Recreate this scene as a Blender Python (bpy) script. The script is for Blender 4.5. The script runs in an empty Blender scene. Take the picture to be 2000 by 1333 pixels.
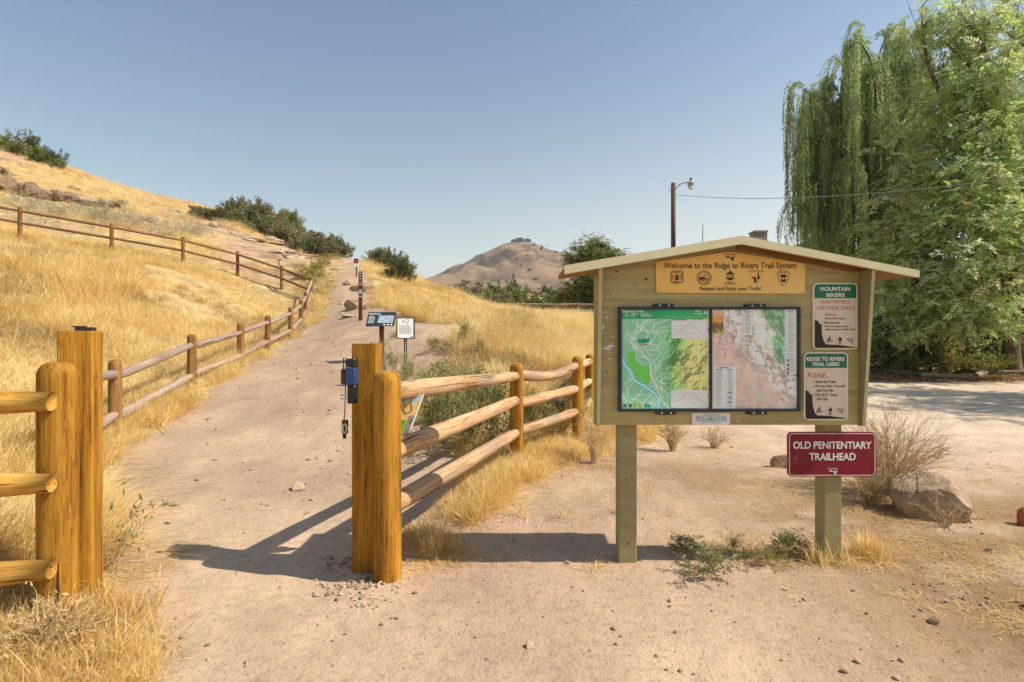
import bpy, math, random
import numpy as np
from mathutils import Vector, Quaternion, Matrix

sc = bpy.context.scene
COL = sc.collection
# ------------------------------------------------------------------ camera, world, sun, exposure
CZ = 1.38
cd = bpy.data.cameras.new("camera")
cam = bpy.data.objects.new("camera", cd)
COL.objects.link(cam)
cam.location = (0, 0, CZ)
cam.rotation_euler = (math.radians(90), 0, 0)
cd.sensor_width = 36
cd.lens = 18.0
cd.clip_start = 0.05
cd.clip_end = 9000
sc.camera = cam

SUN_EL = math.radians(46)
SUN_DIR = Vector((0.98, -0.15, 0)).normalized() * math.cos(SUN_EL) + Vector((0, 0, math.sin(SUN_EL)))
w = bpy.data.worlds.new("World")
sc.world = w
w.use_nodes = True
nt = w.node_tree
sky = nt.nodes.new("ShaderNodeTexSky")
sky.sky_type = 'NISHITA'
sky.sun_disc = False
sky.sun_elevation = SUN_EL
sky.sun_rotation = math.atan2(SUN_DIR.x, SUN_DIR.y)
sky.altitude = 800
sky.air_density = 1.7
sky.dust_density = 0.5
sky.ozone_density = 1.0
bg = nt.nodes["Background"]
bg.inputs[1].default_value = 0.064
# smoky summer air low over the horizon, thicker towards the sun
wtc = nt.nodes.new("ShaderNodeTexCoord")
def wmath(op, a, b=None, c=None, clamp=False):
    n = nt.nodes.new("ShaderNodeMath"); n.operation = op; n.use_clamp = clamp
    for i, v in enumerate((a, b, c)):
        if v is None: continue
        if isinstance(v, (int, float)): n.inputs[i].default_value = v
        else: nt.links.new(v, n.inputs[i])
    return n.outputs[0]
wsep = nt.nodes.new("ShaderNodeSeparateXYZ"); nt.links.new(wtc.outputs["Generated"], wsep.inputs[0])
wlow = wmath('POWER', wmath('SUBTRACT', 1.0, wmath('DIVIDE', wmath('MAXIMUM', wsep.outputs[2], 0.0), 0.62), clamp=True), 2.1)
waz = wmath('MULTIPLY_ADD', wsep.outputs[0], 0.62, 0.58)
wfac = wmath('MULTIPLY', wlow, waz, clamp=True)
wmix = nt.nodes.new("ShaderNodeMix"); wmix.data_type = 'RGBA'
HAZE_SKY = (9.2, 8.6, 7.7)
wmix.inputs[7].default_value = (*HAZE_SKY, 1)
nt.links.new(wfac, wmix.inputs[0]); nt.links.new(sky.outputs[0], wmix.inputs[6])
nt.links.new(wmix.outputs[2], bg.inputs[0])

sd = bpy.data.lights.new("sun", 'SUN')
sd.energy = 3.4
sd.angle = math.radians(0.5)
sd.color = (1.0, 0.92, 0.79)
sun = bpy.data.objects.new("sun", sd)
COL.objects.link(sun)
sun.rotation_euler = (-SUN_DIR).to_track_quat('-Z', 'Y').to_euler()

sc.view_settings.view_transform = 'Standard'
sc.view_settings.look = 'None'
sc.view_settings.exposure = 0.94
sc.view_settings.gamma = 1.0
sc.render.engine = 'CYCLES'
sc.cycles.max_bounces = 7
sc.cycles.diffuse_bounces = 5
sc.cycles.glossy_bounces = 2
sc.cycles.transmission_bounces = 4
sc.cycles.use_adaptive_sampling = True
sc.cycles.adaptive_threshold = 0.02
sc.cycles.use_denoising = True
sc.cycles.transparent_max_bounces = 8
sc.cycles.volume_bounces = 0

# ------------------------------------------------------------------ helpers
def tag(o, label=None, cat=None, group=None, kind=None):
    if label: o["label"] = label
    if cat: o["category"] = cat
    if group: o["group"] = group
    if kind: o["kind"] = kind
    return o

def empty(name, loc, label, cat, group=None, rz=0.0):
    o = bpy.data.objects.new(name, None)
    COL.objects.link(o)
    o.location = loc
    o.rotation_euler = (0, 0, rz)
    o.empty_display_size = 0.1
    return tag(o, label, cat, group)

class MB:
    """collects vertices and faces; build() links them as one mesh object"""
    def __init__(s):
        s.V = []; s.F = []; s.C = []; s.M = []; s.n = 0; s.hascol = False
    def add(s, V, F, col=None, mi=0):
        V = np.asarray(V, dtype=np.float64).reshape(-1, 3)
        Fs = F if isinstance(F, (list, tuple)) and len(F) and isinstance(F[0], np.ndarray) else [F]
        for f in Fs:
            if isinstance(f, np.ndarray):
                if len(f): s.F.append((f + s.n, mi))
            else:
                by = {}
                for q in f: by.setdefault(len(q), []).append(q)
                for k in by: s.F.append((np.array(by[k], dtype=np.int64) + s.n, mi))
        s.V.append(V)
        if col is None: s.C.append(np.ones((len(V), 3)))
        else:
            s.hascol = True
            c = np.asarray(col, dtype=np.float64)
            s.C.append(np.broadcast_to(c, (len(V), 3)) if c.ndim == 1 else c)
        s.n += len(V)
        return s
    def box(s, x0, x1, y0, y1, z0, z1, col=None, mi=0):
        V = [(x0,y0,z0),(x1,y0,z0),(x1,y1,z0),(x0,y1,z0),(x0,y0,z1),(x1,y0,z1),(x1,y1,z1),(x0,y1,z1)]
        F = [(0,3,2,1),(4,5,6,7),(0,1,5,4),(1,2,6,5),(2,3,7,6),(3,0,4,7)]
        return s.add(V, F, col, mi)
    def mesh(s, name, mats, smooth=False):
        me = bpy.data.meshes.new(name)
        V = np.concatenate(s.V)
        me.vertices.add(len(V))
        me.vertices.foreach_set("co", V.ravel().astype(np.float32))
        tot = [f.shape[1] * np.ones(len(f), dtype=np.int32) for f, _ in s.F]
        lt = np.concatenate(tot)
        lv = np.concatenate([f.ravel() for f, _ in s.F]).astype(np.int32)
        me.loops.add(len(lv))
        me.loops.foreach_set("vertex_index", lv)
        me.polygons.add(len(lt))
        ls = np.concatenate([[0], np.cumsum(lt)[:-1]]).astype(np.int32)
        me.polygons.foreach_set("loop_start", ls)
        mi = np.concatenate([np.full(len(f), m, dtype=np.int32) for f, m in s.F])
        me.polygons.foreach_set("material_index", mi)
        me.polygons.foreach_set("use_smooth", np.full(len(lt), bool(smooth)))
        if s.hascol:
            C = np.concatenate(s.C)
            a = me.color_attributes.new("Col", 'FLOAT_COLOR', 'POINT')
            a.data.foreach_set("color", np.hstack([C, np.ones((len(C), 1))]).ravel().astype(np.float32))
        for m in (mats if isinstance(mats, (list, tuple)) else [mats]): me.materials.append(m)
        me.update(calc_edges=True)
        me.validate()
        return me
    def build(s, name, mats, parent=None, smooth=False, loc=None, rot=None):
        me = s.mesh(name, mats, smooth)
        o = bpy.data.objects.new(name, me)
        COL.objects.link(o)
        if parent is not None: o.parent = parent
        if loc is not None: o.location = loc
        if rot is not None:
            o.rotation_mode = 'QUATERNION'; o.rotation_quaternion = rot
        return o

def tube(pts, rad, sides=8, caps=True, jit=0.0, rng=None):
    """tapered tube along points"""
    P = np.asarray(pts, float); n = len(P)
    R = np.broadcast_to(np.asarray(rad, float), (n,))
    T = np.gradient(P, axis=0)
    T /= np.linalg.norm(T, axis=1)[:, None] + 1e-12
    ref = np.array([0, 0, 1.0]) if abs(T[0, 2]) < 0.9 else np.array([1.0, 0, 0])
    U = np.cross(T, ref); U /= np.linalg.norm(U, axis=1)[:, None] + 1e-12
    W = np.cross(T, U)
    a = np.arange(sides) / sides * 2 * np.pi
    ring = np.cos(a)[None, :, None] * U[:, None, :] + np.sin(a)[None, :, None] * W[:, None, :]
    rr = np.repeat(R[:, None], sides, 1)
    if jit and rng is not None: rr = rr * (1 + rng.normal(0, jit, rr.shape))
    V = (P[:, None, :] + ring * rr[:, :, None]).reshape(-1, 3)
    i = np.arange(n - 1)[:, None] * sides; j = np.arange(sides)[None, :]; k = (j + 1) % sides
    F = np.stack([i + j, i + k, i + sides + k, i + sides + j], -1).reshape(-1, 4)
    Fl = [F]
    if caps:
        c = list(range(sides))
        V = np.vstack([V])
        Fl.append(np.array([c[::-1] if False else c], dtype=np.int64))
        Fl.append(np.array([[(n - 1) * sides + q for q in c[::-1]]], dtype=np.int64))
    return V, Fl

def lathe(profile, sides=24):
    """profile: list of (r, z)"""
    n = len(profile); a = np.arange(sides) / sides * 2 * np.pi
    V = np.array([[(r * math.cos(t), r * math.sin(t), z) for t in a] for r, z in profile]).reshape(-1, 3)
    i = np.arange(n - 1)[:, None] * sides; j = np.arange(sides)[None, :]; k = (j + 1) % sides
    F = np.stack([i + j, i + k, i + sides + k, i + sides + j], -1).reshape(-1, 4)
    return V, [F, np.array([list(range(sides))[::-1]]), np.array([[(n - 1) * sides + q for q in range(sides)]])]

def inst(TV, TF, R, T, S):
    """copies of a template: R (m,3,3), T (m,3), S (m,)"""
    m, n = len(T), len(TV)
    V = np.einsum('mij,nj->mni', R, TV) * np.asarray(S).reshape(m, 1, 1) + T[:, None, :]
    off = (np.arange(m) * n)[:, None, None]
    return V.reshape(-1, 3), [(f[None] + off).reshape(-1, f.shape[1]) for f in TF]

def frames(D, roll):
    """rotation matrices whose x axis is D, rolled about it"""
    D = D / (np.linalg.norm(D, axis=1)[:, None] + 1e-9)
    up = np.tile(np.array([0, 0, 1.0]), (len(D), 1))
    up[np.abs(D[:, 2]) > 0.95] = (1, 0, 0)
    Y = np.cross(up, D); Y /= np.linalg.norm(Y, axis=1)[:, None] + 1e-9
    Z = np.cross(D, Y)
    c, s = np.cos(roll)[:, None], np.sin(roll)[:, None]
    Y2 = c * Y + s * Z; Z2 = -s * Y + c * Z
    return np.stack([D, Y2, Z2], -1)

def _h(ix, iy, seed):
    n = (ix.astype(np.int64) * 374761393 + iy.astype(np.int64) * 668265263 + seed * 1442695041) & 0x7fffffff
    n = ((n ^ (n >> 13)) * 1274126177) & 0x7fffffff
    return ((n ^ (n >> 16)) & 0xffff) / 65535.0
def vnoise(x, y, seed=0):
    x = np.asarray(x, float); y = np.asarray(y, float)
    ix = np.floor(x).astype(np.int64); iy = np.floor(y).astype(np.int64)
    fx = x - ix; fy = y - iy
    fx = fx * fx * (3 - 2 * fx); fy = fy * fy * (3 - 2 * fy)
    a = _h(ix, iy, seed); b = _h(ix + 1, iy, seed); c = _h(ix, iy + 1, seed); d = _h(ix + 1, iy + 1, seed)
    return a + (b - a) * fx + (c - a) * fy + (a - b - c + d) * fx * fy
def fbm(x, y, octv=4, seed=0):
    s = 0; a = 0.5; t = 0
    for k in range(octv):
        s = s + a * vnoise(x * 2 ** k + 17.3 * k, y * 2 ** k - 9.1 * k, seed + k); t += a; a *= 0.5
    return s / t
def sm(a, b, x):
    t = np.clip((x - a) / (b - a), 0, 1); return t * t * (3 - 2 * t)
def inpoly(x, y, poly):
    x = np.asarray(x, float); y = np.asarray(y, float)
    r = np.zeros(x.shape, bool); n = len(poly)
    for i in range(n):
        x0, y0 = poly[i][:2]; x1, y1 = poly[(i + 1) % n][:2]
        if y0 == y1: continue
        c = ((y0 > y) != (y1 > y)) & (x < (x1 - x0) * (y - y0) / (y1 - y0) + x0)
        r ^= c
    return r

# ------------------------------------------------------------------ materials
def newmat(name):
    m = bpy.data.materials.new(name); m.use_nodes = True
    N = m.node_tree.nodes; L = m.node_tree.links
    return m, N, L, N["Principled BSDF"]

def mat(name, cols, scale=(1, 1, 1), detail=6, rough=0.8, bump=0.0, bscale=None, bdist=0.01, coord='Object', dist=0.0,
        spec=0.3, attr=None, rnd=0.0, stops=None, metal=0.0, spots=None, nrough=0.55):
    """noise-coloured surface: cols along a ramp, stretched by scale; attr multiplies a colour attribute in"""
    m, N, L, b = newmat(name)
    b.inputs["Roughness"].default_value = rough
    b.inputs["Specular IOR Level"].default_value = spec
    b.inputs["Metallic"].default_value = metal
    tc = N.new("ShaderNodeTexCoord")
    src = tc.outputs[coord]
    if rnd:
        oi = N.new("ShaderNodeObjectInfo")
        sc_ = N.new("ShaderNodeVectorMath"); sc_.operation = 'SCALE'
        cx = N.new("ShaderNodeCombineXYZ")
        for k in range(3): L.new(oi.outputs["Random"], cx.inputs[k])
        L.new(cx.outputs[0], sc_.inputs[0]); sc_.inputs[3].default_value = 37.0
        ad = N.new("ShaderNodeVectorMath"); L.new(src, ad.inputs[0]); L.new(sc_.outputs[0], ad.inputs[1])
        src = ad.outputs[0]
    mp = N.new("ShaderNodeMapping"); mp.inputs["Scale"].default_value = scale
    L.new(src, mp.inputs[0])
    no = N.new("ShaderNodeTexNoise"); no.inputs["Scale"].default_value = 1.0
    no.inputs["Detail"].default_value = detail; no.inputs["Roughness"].default_value = nrough
    no.inputs["Distortion"].default_value = dist
    L.new(mp.outputs[0], no.inputs["Vector"])
    cr = N.new("ShaderNodeValToRGB")
    e = cr.color_ramp.elements
    st = stops or [0.3 + 0.4 * i / max(1, len(cols) - 1) for i in range(len(cols))]
    while len(e) < len(cols): e.new(0.5)
    for i, c in enumerate(cols):
        e[i].position = st[i]; e[i].color = (*c, 1)
    L.new(no.outputs[0], cr.inputs[0])
    out = cr.outputs[0]
    if spots:
        scs, thr, colr = spots
        vo = N.new("ShaderNodeTexNoise"); vo.inputs["Scale"].default_value = scs; vo.inputs["Detail"].default_value = 3
        L.new(src, vo.inputs["Vector"])
        r2 = N.new("ShaderNodeMapRange"); r2.inputs[1].default_value = thr; r2.inputs[2].default_value = thr + 0.06
        L.new(vo.outputs[0], r2.inputs[0])
        mx = N.new("ShaderNodeMix"); mx.data_type = 'RGBA'; mx.inputs[7].default_value = (*colr, 1)
        L.new(r2.outputs[0], mx.inputs[0]); L.new(out, mx.inputs[6]); out = mx.outputs[2]
    if attr:
        at = N.new("ShaderNodeAttribute"); at.attribute_name = attr
        mx = N.new("ShaderNodeMix"); mx.data_type = 'RGBA'; mx.blend_type = 'MULTIPLY'; mx.inputs[0].default_value = 1
        L.new(out, mx.inputs[6]); L.new(at.outputs[0], mx.inputs[7]); out = mx.outputs[2]
    if rnd:
        hs = N.new("ShaderNodeHueSaturation")
        mr = N.new("ShaderNodeMapRange"); mr.inputs[3].default_value = 1 - rnd; mr.inputs[4].default_value = 1 + rnd
        L.new(oi.outputs["Random"], mr.inputs[0]); L.new(mr.outputs[0], hs.inputs["Value"])
        L.new(out, hs.inputs["Color"]); out = hs.outputs[0]
    L.new(out, b.inputs["Base Color"])
    if bump:
        bn = N.new("ShaderNodeBump"); bn.inputs["Strength"].default_value = bump; bn.inputs["Distance"].default_value = bdist
        if bscale:
            n2 = N.new("ShaderNodeTexNoise"); n2.inputs["Scale"].default_value = 1.0; n2.inputs["Detail"].default_value = 8
            n2.inputs["Roughness"].default_value = 0.65
            m2 = N.new("ShaderNodeMapping"); m2.inputs["Scale"].default_value = bscale if isinstance(bscale, tuple) else (bscale,) * 3
            L.new(src, m2.inputs[0]); L.new(m2.outputs[0], n2.inputs["Vector"]); L.new(n2.outputs[0], bn.inputs["Height"])
        else: L.new(no.outputs[0], bn.inputs["Height"])
        L.new(bn.outputs[0], b.inputs["Normal"])
    return m

def flat(name, c, rough=0.5, spec=0.4, metal=0.0):
    return mat(name, [tuple(x * 0.93 for x in c), tuple(min(1, x * 1.05) for x in c)], scale=(6, 6, 6), rough=rough, spec=spec, metal=metal)

def leafmat(name, c0, c1, transl=0.35, rough=0.55, attr=True, gloss=0.05):
    """thin leaf or blade: diffuse + translucent, varied per leaf (Col) and per plant"""
    m, N, L, b = newmat(name)
    N.remove(b)
    outn = N["Material Output"]
    oi = N.new("ShaderNodeObjectInfo")
    geo = N.new("ShaderNodeNewGeometry")
    no = N.new("ShaderNodeTexNoise"); no.inputs["Scale"].default_value = 0.9; no.inputs["Detail"].default_value = 3
    L.new(geo.outputs["Position"], no.inputs["Vector"])
    ad = N.new("ShaderNodeMath"); ad.operation = 'ADD'
    sb = N.new("ShaderNodeMath"); sb.operation = 'MULTIPLY_ADD'; sb.inputs[1].default_value = 0.5; sb.inputs[2].default_value = -0.25
    L.new(oi.outputs["Random"], sb.inputs[0]); L.new(no.outputs[0], ad.inputs[0]); L.new(sb.outputs[0], ad.inputs[1])
    cr = N.new("ShaderNodeValToRGB")
    cr.color_ramp.elements[0].position = 0.3; cr.color_ramp.elements[0].color = (*c0, 1)
    cr.color_ramp.elements[1].position = 0.7; cr.color_ramp.elements[1].color = (*c1, 1)
    L.new(ad.outputs[0], cr.inputs[0]); out = cr.outputs[0]
    if attr:
        at = N.new("ShaderNodeAttribute"); at.attribute_name = "Col"
        mx = N.new("ShaderNodeMix"); mx.data_type = 'RGBA'; mx.blend_type = 'MULTIPLY'; mx.inputs[0].default_value = 1
        L.new(out, mx.inputs[6]); L.new(at.outputs[0], mx.inputs[7]); out = mx.outputs[2]
    d = N.new("ShaderNodeBsdfDiffuse"); t = N.new("ShaderNodeBsdfTranslucent"); g = N.new("ShaderNodeBsdfGlossy")
    g.inputs["Roughness"].default_value = rough; g.inputs["Color"].default_value = (0.9, 0.9, 0.9, 1)
    L.new(out, d.inputs[0]); L.new(out, t.inputs[0])
    a = N.new("ShaderNodeMixShader"); a.inputs[0].default_value = transl
    L.new(d.outputs[0], a.inputs[1]); L.new(t.outputs[0], a.inputs[2])
    b2 = N.new("ShaderNodeMixShader"); b2.inputs[0].default_value = gloss
    L.new(a.outputs[0], b2.inputs[1]); L.new(g.outputs[0], b2.inputs[2])
    L.new(b2.outputs[0], outn.inputs["Surface"])
    return m
# ------------------------------------------------------------------ the land
def at(px, py, Y):
    """the point at depth Y that the photo shows at pixel px, py (2000 px wide)"""
    return ((px - 1000) / 1000 * Y, Y, CZ - (py - 666.5) / 1000 * Y)

ctrl = []
for x in (-1.4, 0, 1.5, 3, 5, 8, 12):
    for y in (-9, -4, 0, 2, 3.2, 4.5): ctrl.append((x, y, 0.0))
for x in (-3, -6, -12): ctrl += [(x, -9, 0.1), (x, -3, 0.12)]
ctrl += [(-2.2, 2.4, .05), (-3.4, 2.2, .16), (-5.5, 3.0, .35), (-3.6, 4.3, .06), (-9, 3, .9), (-15, 3, 2.0), (-25, 3, 4.0)]
ctrl += [(-5.12, 6.6, .19), (-5.63, 9.0, .55), (-6.04, 11.4, .83), (-6.58, 13.8, 1.12), (-7.0, 16.2, 1.5), (-7.66, 18.6, 1.94), (-8.46, 21, 2.43), (-9.17, 23.4, 3.38)]
ctrl += [(-11.25, 25, 3.9), (-13.4, 25, 4.55), (-15.1, 23.5, 4.9), (-17.2, 22, 5.15), (-19.7, 20.5, 5.45), (-15.1, 20.5, 4.35), (-17.5, 18.5, 4.7), (-12.5, 22, 3.9)]
ctrl += [(-8, 9, 1.0), (-10, 14, 2.4), (-13, 10, 2.6), (-12, 18, 3.9), (-18, 14, 4.4)]
ctrl += [(-2.2, 7, .16), (-3.2, 9, .55), (-2.0, 9, .55), (-4.0, 11, .85), (-2.86, 11, .95), (-1.9, 9, .62), (-4.75, 16, 2.0), (-5.6, 18.5, 2.5), (-5.5, 14, 1.3)]
ctrl += [at(650, 548, 24), at(665, 507, 34), at(600, 492, 36), at(480, 450, 36), at(560, 508, 30), at(690, 508, 36)]
ctrl += [at(0, 400, 27), at(200, 400, 31), at(0, 282, 45), at(130, 332, 46), at(260, 372, 48), at(440, 414, 50), at(550, 446, 50), at(620, 484, 47), at(690, 506, 44)]
ctrl += [at(100, 330, 40), at(300, 400, 42), at(-300, 180, 40), at(-300, 330, 26)]
ctrl += [(-70, 70, 24), (-45, 80, 18), (-24, 78, 10), (-12, 62, 3.4), (-62, 45, 24), (-60, 20, 14)]
ctrl += [at(740, 516, 33), at(780, 535, 30), at(830, 558, 28), at(870, 577, 26), at(900, 592, 25), at(960, 618, 22), at(780, 586, 22), at(850, 606, 19), at(800, 630, 16)]
ctrl += [(-2.1, 14, 1.75), (-1.4, 12, 1.4), (0, 14, 1.55), (0.7, 20, 2.2), (0, 22, 2.4), (2.0, 23, 2.4), (3.6, 24, 2.3), (2.0, 17, 2.0), (0, 10, .95), (1.9, 12, .9), (0.1, 8, .3), (0.9, 7.3, 0.02), (1.4, 9, .1), (0, 5.9, -.02)]
ctrl += [(2.8, 33, 3.05), (6.0, 33, 2.9), (0, 33, 2.2), (-3, 33, 2.6), (4.2, 16, .9), (8, 25, 1.2)]
ctrl += [(5, 8, 0), (9, 8, 0), (6, 12, 0), (11, 13, 0), (15, 10, 0), (12, 18, .05), (20, 20, .1), (30, 20, .1), (18, 27, .3), (30, 8, 0), (30, 40, .8), (45, 20, .2), (16, 40, 1.6)]
ctrl += [at(860, 578, 62), at(900, 590, 58), at(950, 602, 56), at(1000, 606, 58), at(1050, 608, 60), at(1100, 608, 60), at(1160, 610, 60), (20, 60, 4.4), (40, 60, 2.8), (2, 85, 6.6), (-8, 85, 7.4), (60, 85, 5.5), (0, 44, 3.1), (6, 45, 3.3)]
CT = np.array(ctrl, float)
_d = np.sqrt(((CT[:, None, :2] - CT[None, :, :2]) ** 2).sum(-1) + 0.8)
_A = np.block([[_d + 0.0 * np.eye(len(CT)), np.ones((len(CT), 1))], [np.ones((1, len(CT))), np.zeros((1, 1))]])
_W = np.linalg.solve(_A - 0.02 * np.eye(len(_A)) * (np.arange(len(_A)) < len(CT))[:, None], np.concatenate([CT[:, 2], [0]]))

MX = np.array([-900, -420, -225, -150, -75, -24, 0, 55, 78, 105, 150, 225, 300, 450, 700, 1300], float)
MZ = np.array([120, 128, 190, 222, 262, 286, 291, 291, 281, 270, 258, 226, 198, 168, 140, 120], float)
def land(x, y, rough=True):
    x = np.asarray(x, float); y = np.asarray(y, float); shp = x.shape
    xf, yf = x.ravel(), y.ravel()
    z = np.empty_like(xf)
    for i in range(0, len(xf), 40000):
        q = slice(i, i + 40000)
        dd = np.sqrt((xf[q, None] - CT[None, :, 0]) ** 2 + (yf[q, None] - CT[None, :, 1]) ** 2 + 0.8)
        z[q] = dd @ _W[:-1] + _W[-1]
    r = np.hypot(xf, yf)
    far = np.interp(yf, [0, 60, 100, 200, 400, 700, 1000, 4000], [0, 4.8, 9.2, 20, 39, 65, 90, 112])
    far = far + (fbm(xf / 60, yf / 60, 4, 5) - 0.5) * np.clip((yf - 60) / 25, 0, 8) * (1 - .8 * sm(500, 1000, yf))
    z = z + (far - z) * sm(68, 115, r)
    mt = np.interp(xf * 1500 / np.maximum(yf, 700), MX, MZ) - 94
    gul = (fbm(xf / 70 + yf / 300, yf / 330, 5, 9) - 0.5)
    fall = np.clip((yf - 700) / 790, 0, 1) ** 1.15 * (1 - sm(1600, 2600, yf))
    z = z + fall * np.maximum(mt, 0) * (1 + 0.8 * gul * np.clip((1490 - yf) / 260, 0, 1))
    if rough:
        flatness = np.where((xf > -6) & (r < 22), 1.0, 1.0)
        a = 0.05 * flatness * np.clip(r / 8, 0.35, 3)
        z = z + (fbm(xf * 0.9, yf * 0.9, 4, 2) - 0.5) * a + (fbm(xf * 4.5, yf * 4.5, 4, 3) - 0.5) * 0.034
    return z.reshape(shp)
def H(x, y):
    return float(land(np.array([x]), np.array([y]))[0])
_ry = np.concatenate([np.arange(0.8, 12, 0.02), np.arange(12, 40, 0.06), np.geomspace(40, 1400, 900)])
def hit(px, py):
    """where the line of sight through a photo pixel meets the ground"""
    X = (px - 1000) / 1000 * _ry; Z = CZ - (py - 666.5) / 1000 * _ry
    z = land(X, _ry)
    b = np.nonzero(Z < z)[0]
    i = b[0] if len(b) else len(_ry) - 1
    return (float(X[i]), float(_ry[i]), float(z[i]))

# edges of path and grass, followed on the ground
PATH_L = [hit(*p)[:2] for p in [(300, 1345), (262, 1270), (225, 1190), (205, 1090), (203, 1000), (212, 925), (290, 855), (400, 778), (500, 706), (588, 652)]] + [(-7.1, 19), (-7.9, 22), (-8.5, 25), (-9.6, 29), (-11, 34), (-13, 40)]
PATH_R = [(-10.6, 40), (-10.2, 35), (-8.6, 29), (-6.8, 24), (-5.3, 20), (-4.0, 17.5)]
DIRT_R = PATH_R + [(-2.9, 16.2), (-1.5, 14.6), (-1.2, 13.3), (-1.35, 12.0), (-1.3, 10.2), (-1.5, 9.0), (-1.55, 8.0), (-1.2, 6.9), (-.62, 5.9), (-.38, 4.9), (-.35, 3.9)]
G_LEFT = [(-2.6, 0), (-2.2, 1.5)] + PATH_L + [(-40, 100), (-300, 120), (-300, -10), (-2.6, -10)]
G_RIGHT = DIRT_R + [(-.3, 3.75), (-.1, 4.2), (.25, 5.2), (.65, 6.0), (1.35, 6.6), (2.0, 7.2), (2.6, 9), (3.6, 12), (6, 17), (9, 22), (12, 30), (30, 60), (60, 110), (-40, 110)]
def grassy(x, y, wob=0.5):
    k = np.clip(np.hypot(x, y) / 8, 0.25, 2.0) * wob
    xx = x + (fbm(x * 1.7, y * 1.7, 3, 21) - 0.5) * k; yy = y + (fbm(x * 1.7 + 40, y * 1.7, 3, 22) - 0.5) * k
    return inpoly(xx, yy, G_LEFT) | inpoly(xx, yy, G_RIGHT) | (np.hypot(x, y) > 105)
POCKETS = [(-1.35, 13.2, 1.5), (-2.6, 21, .8)]

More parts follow.
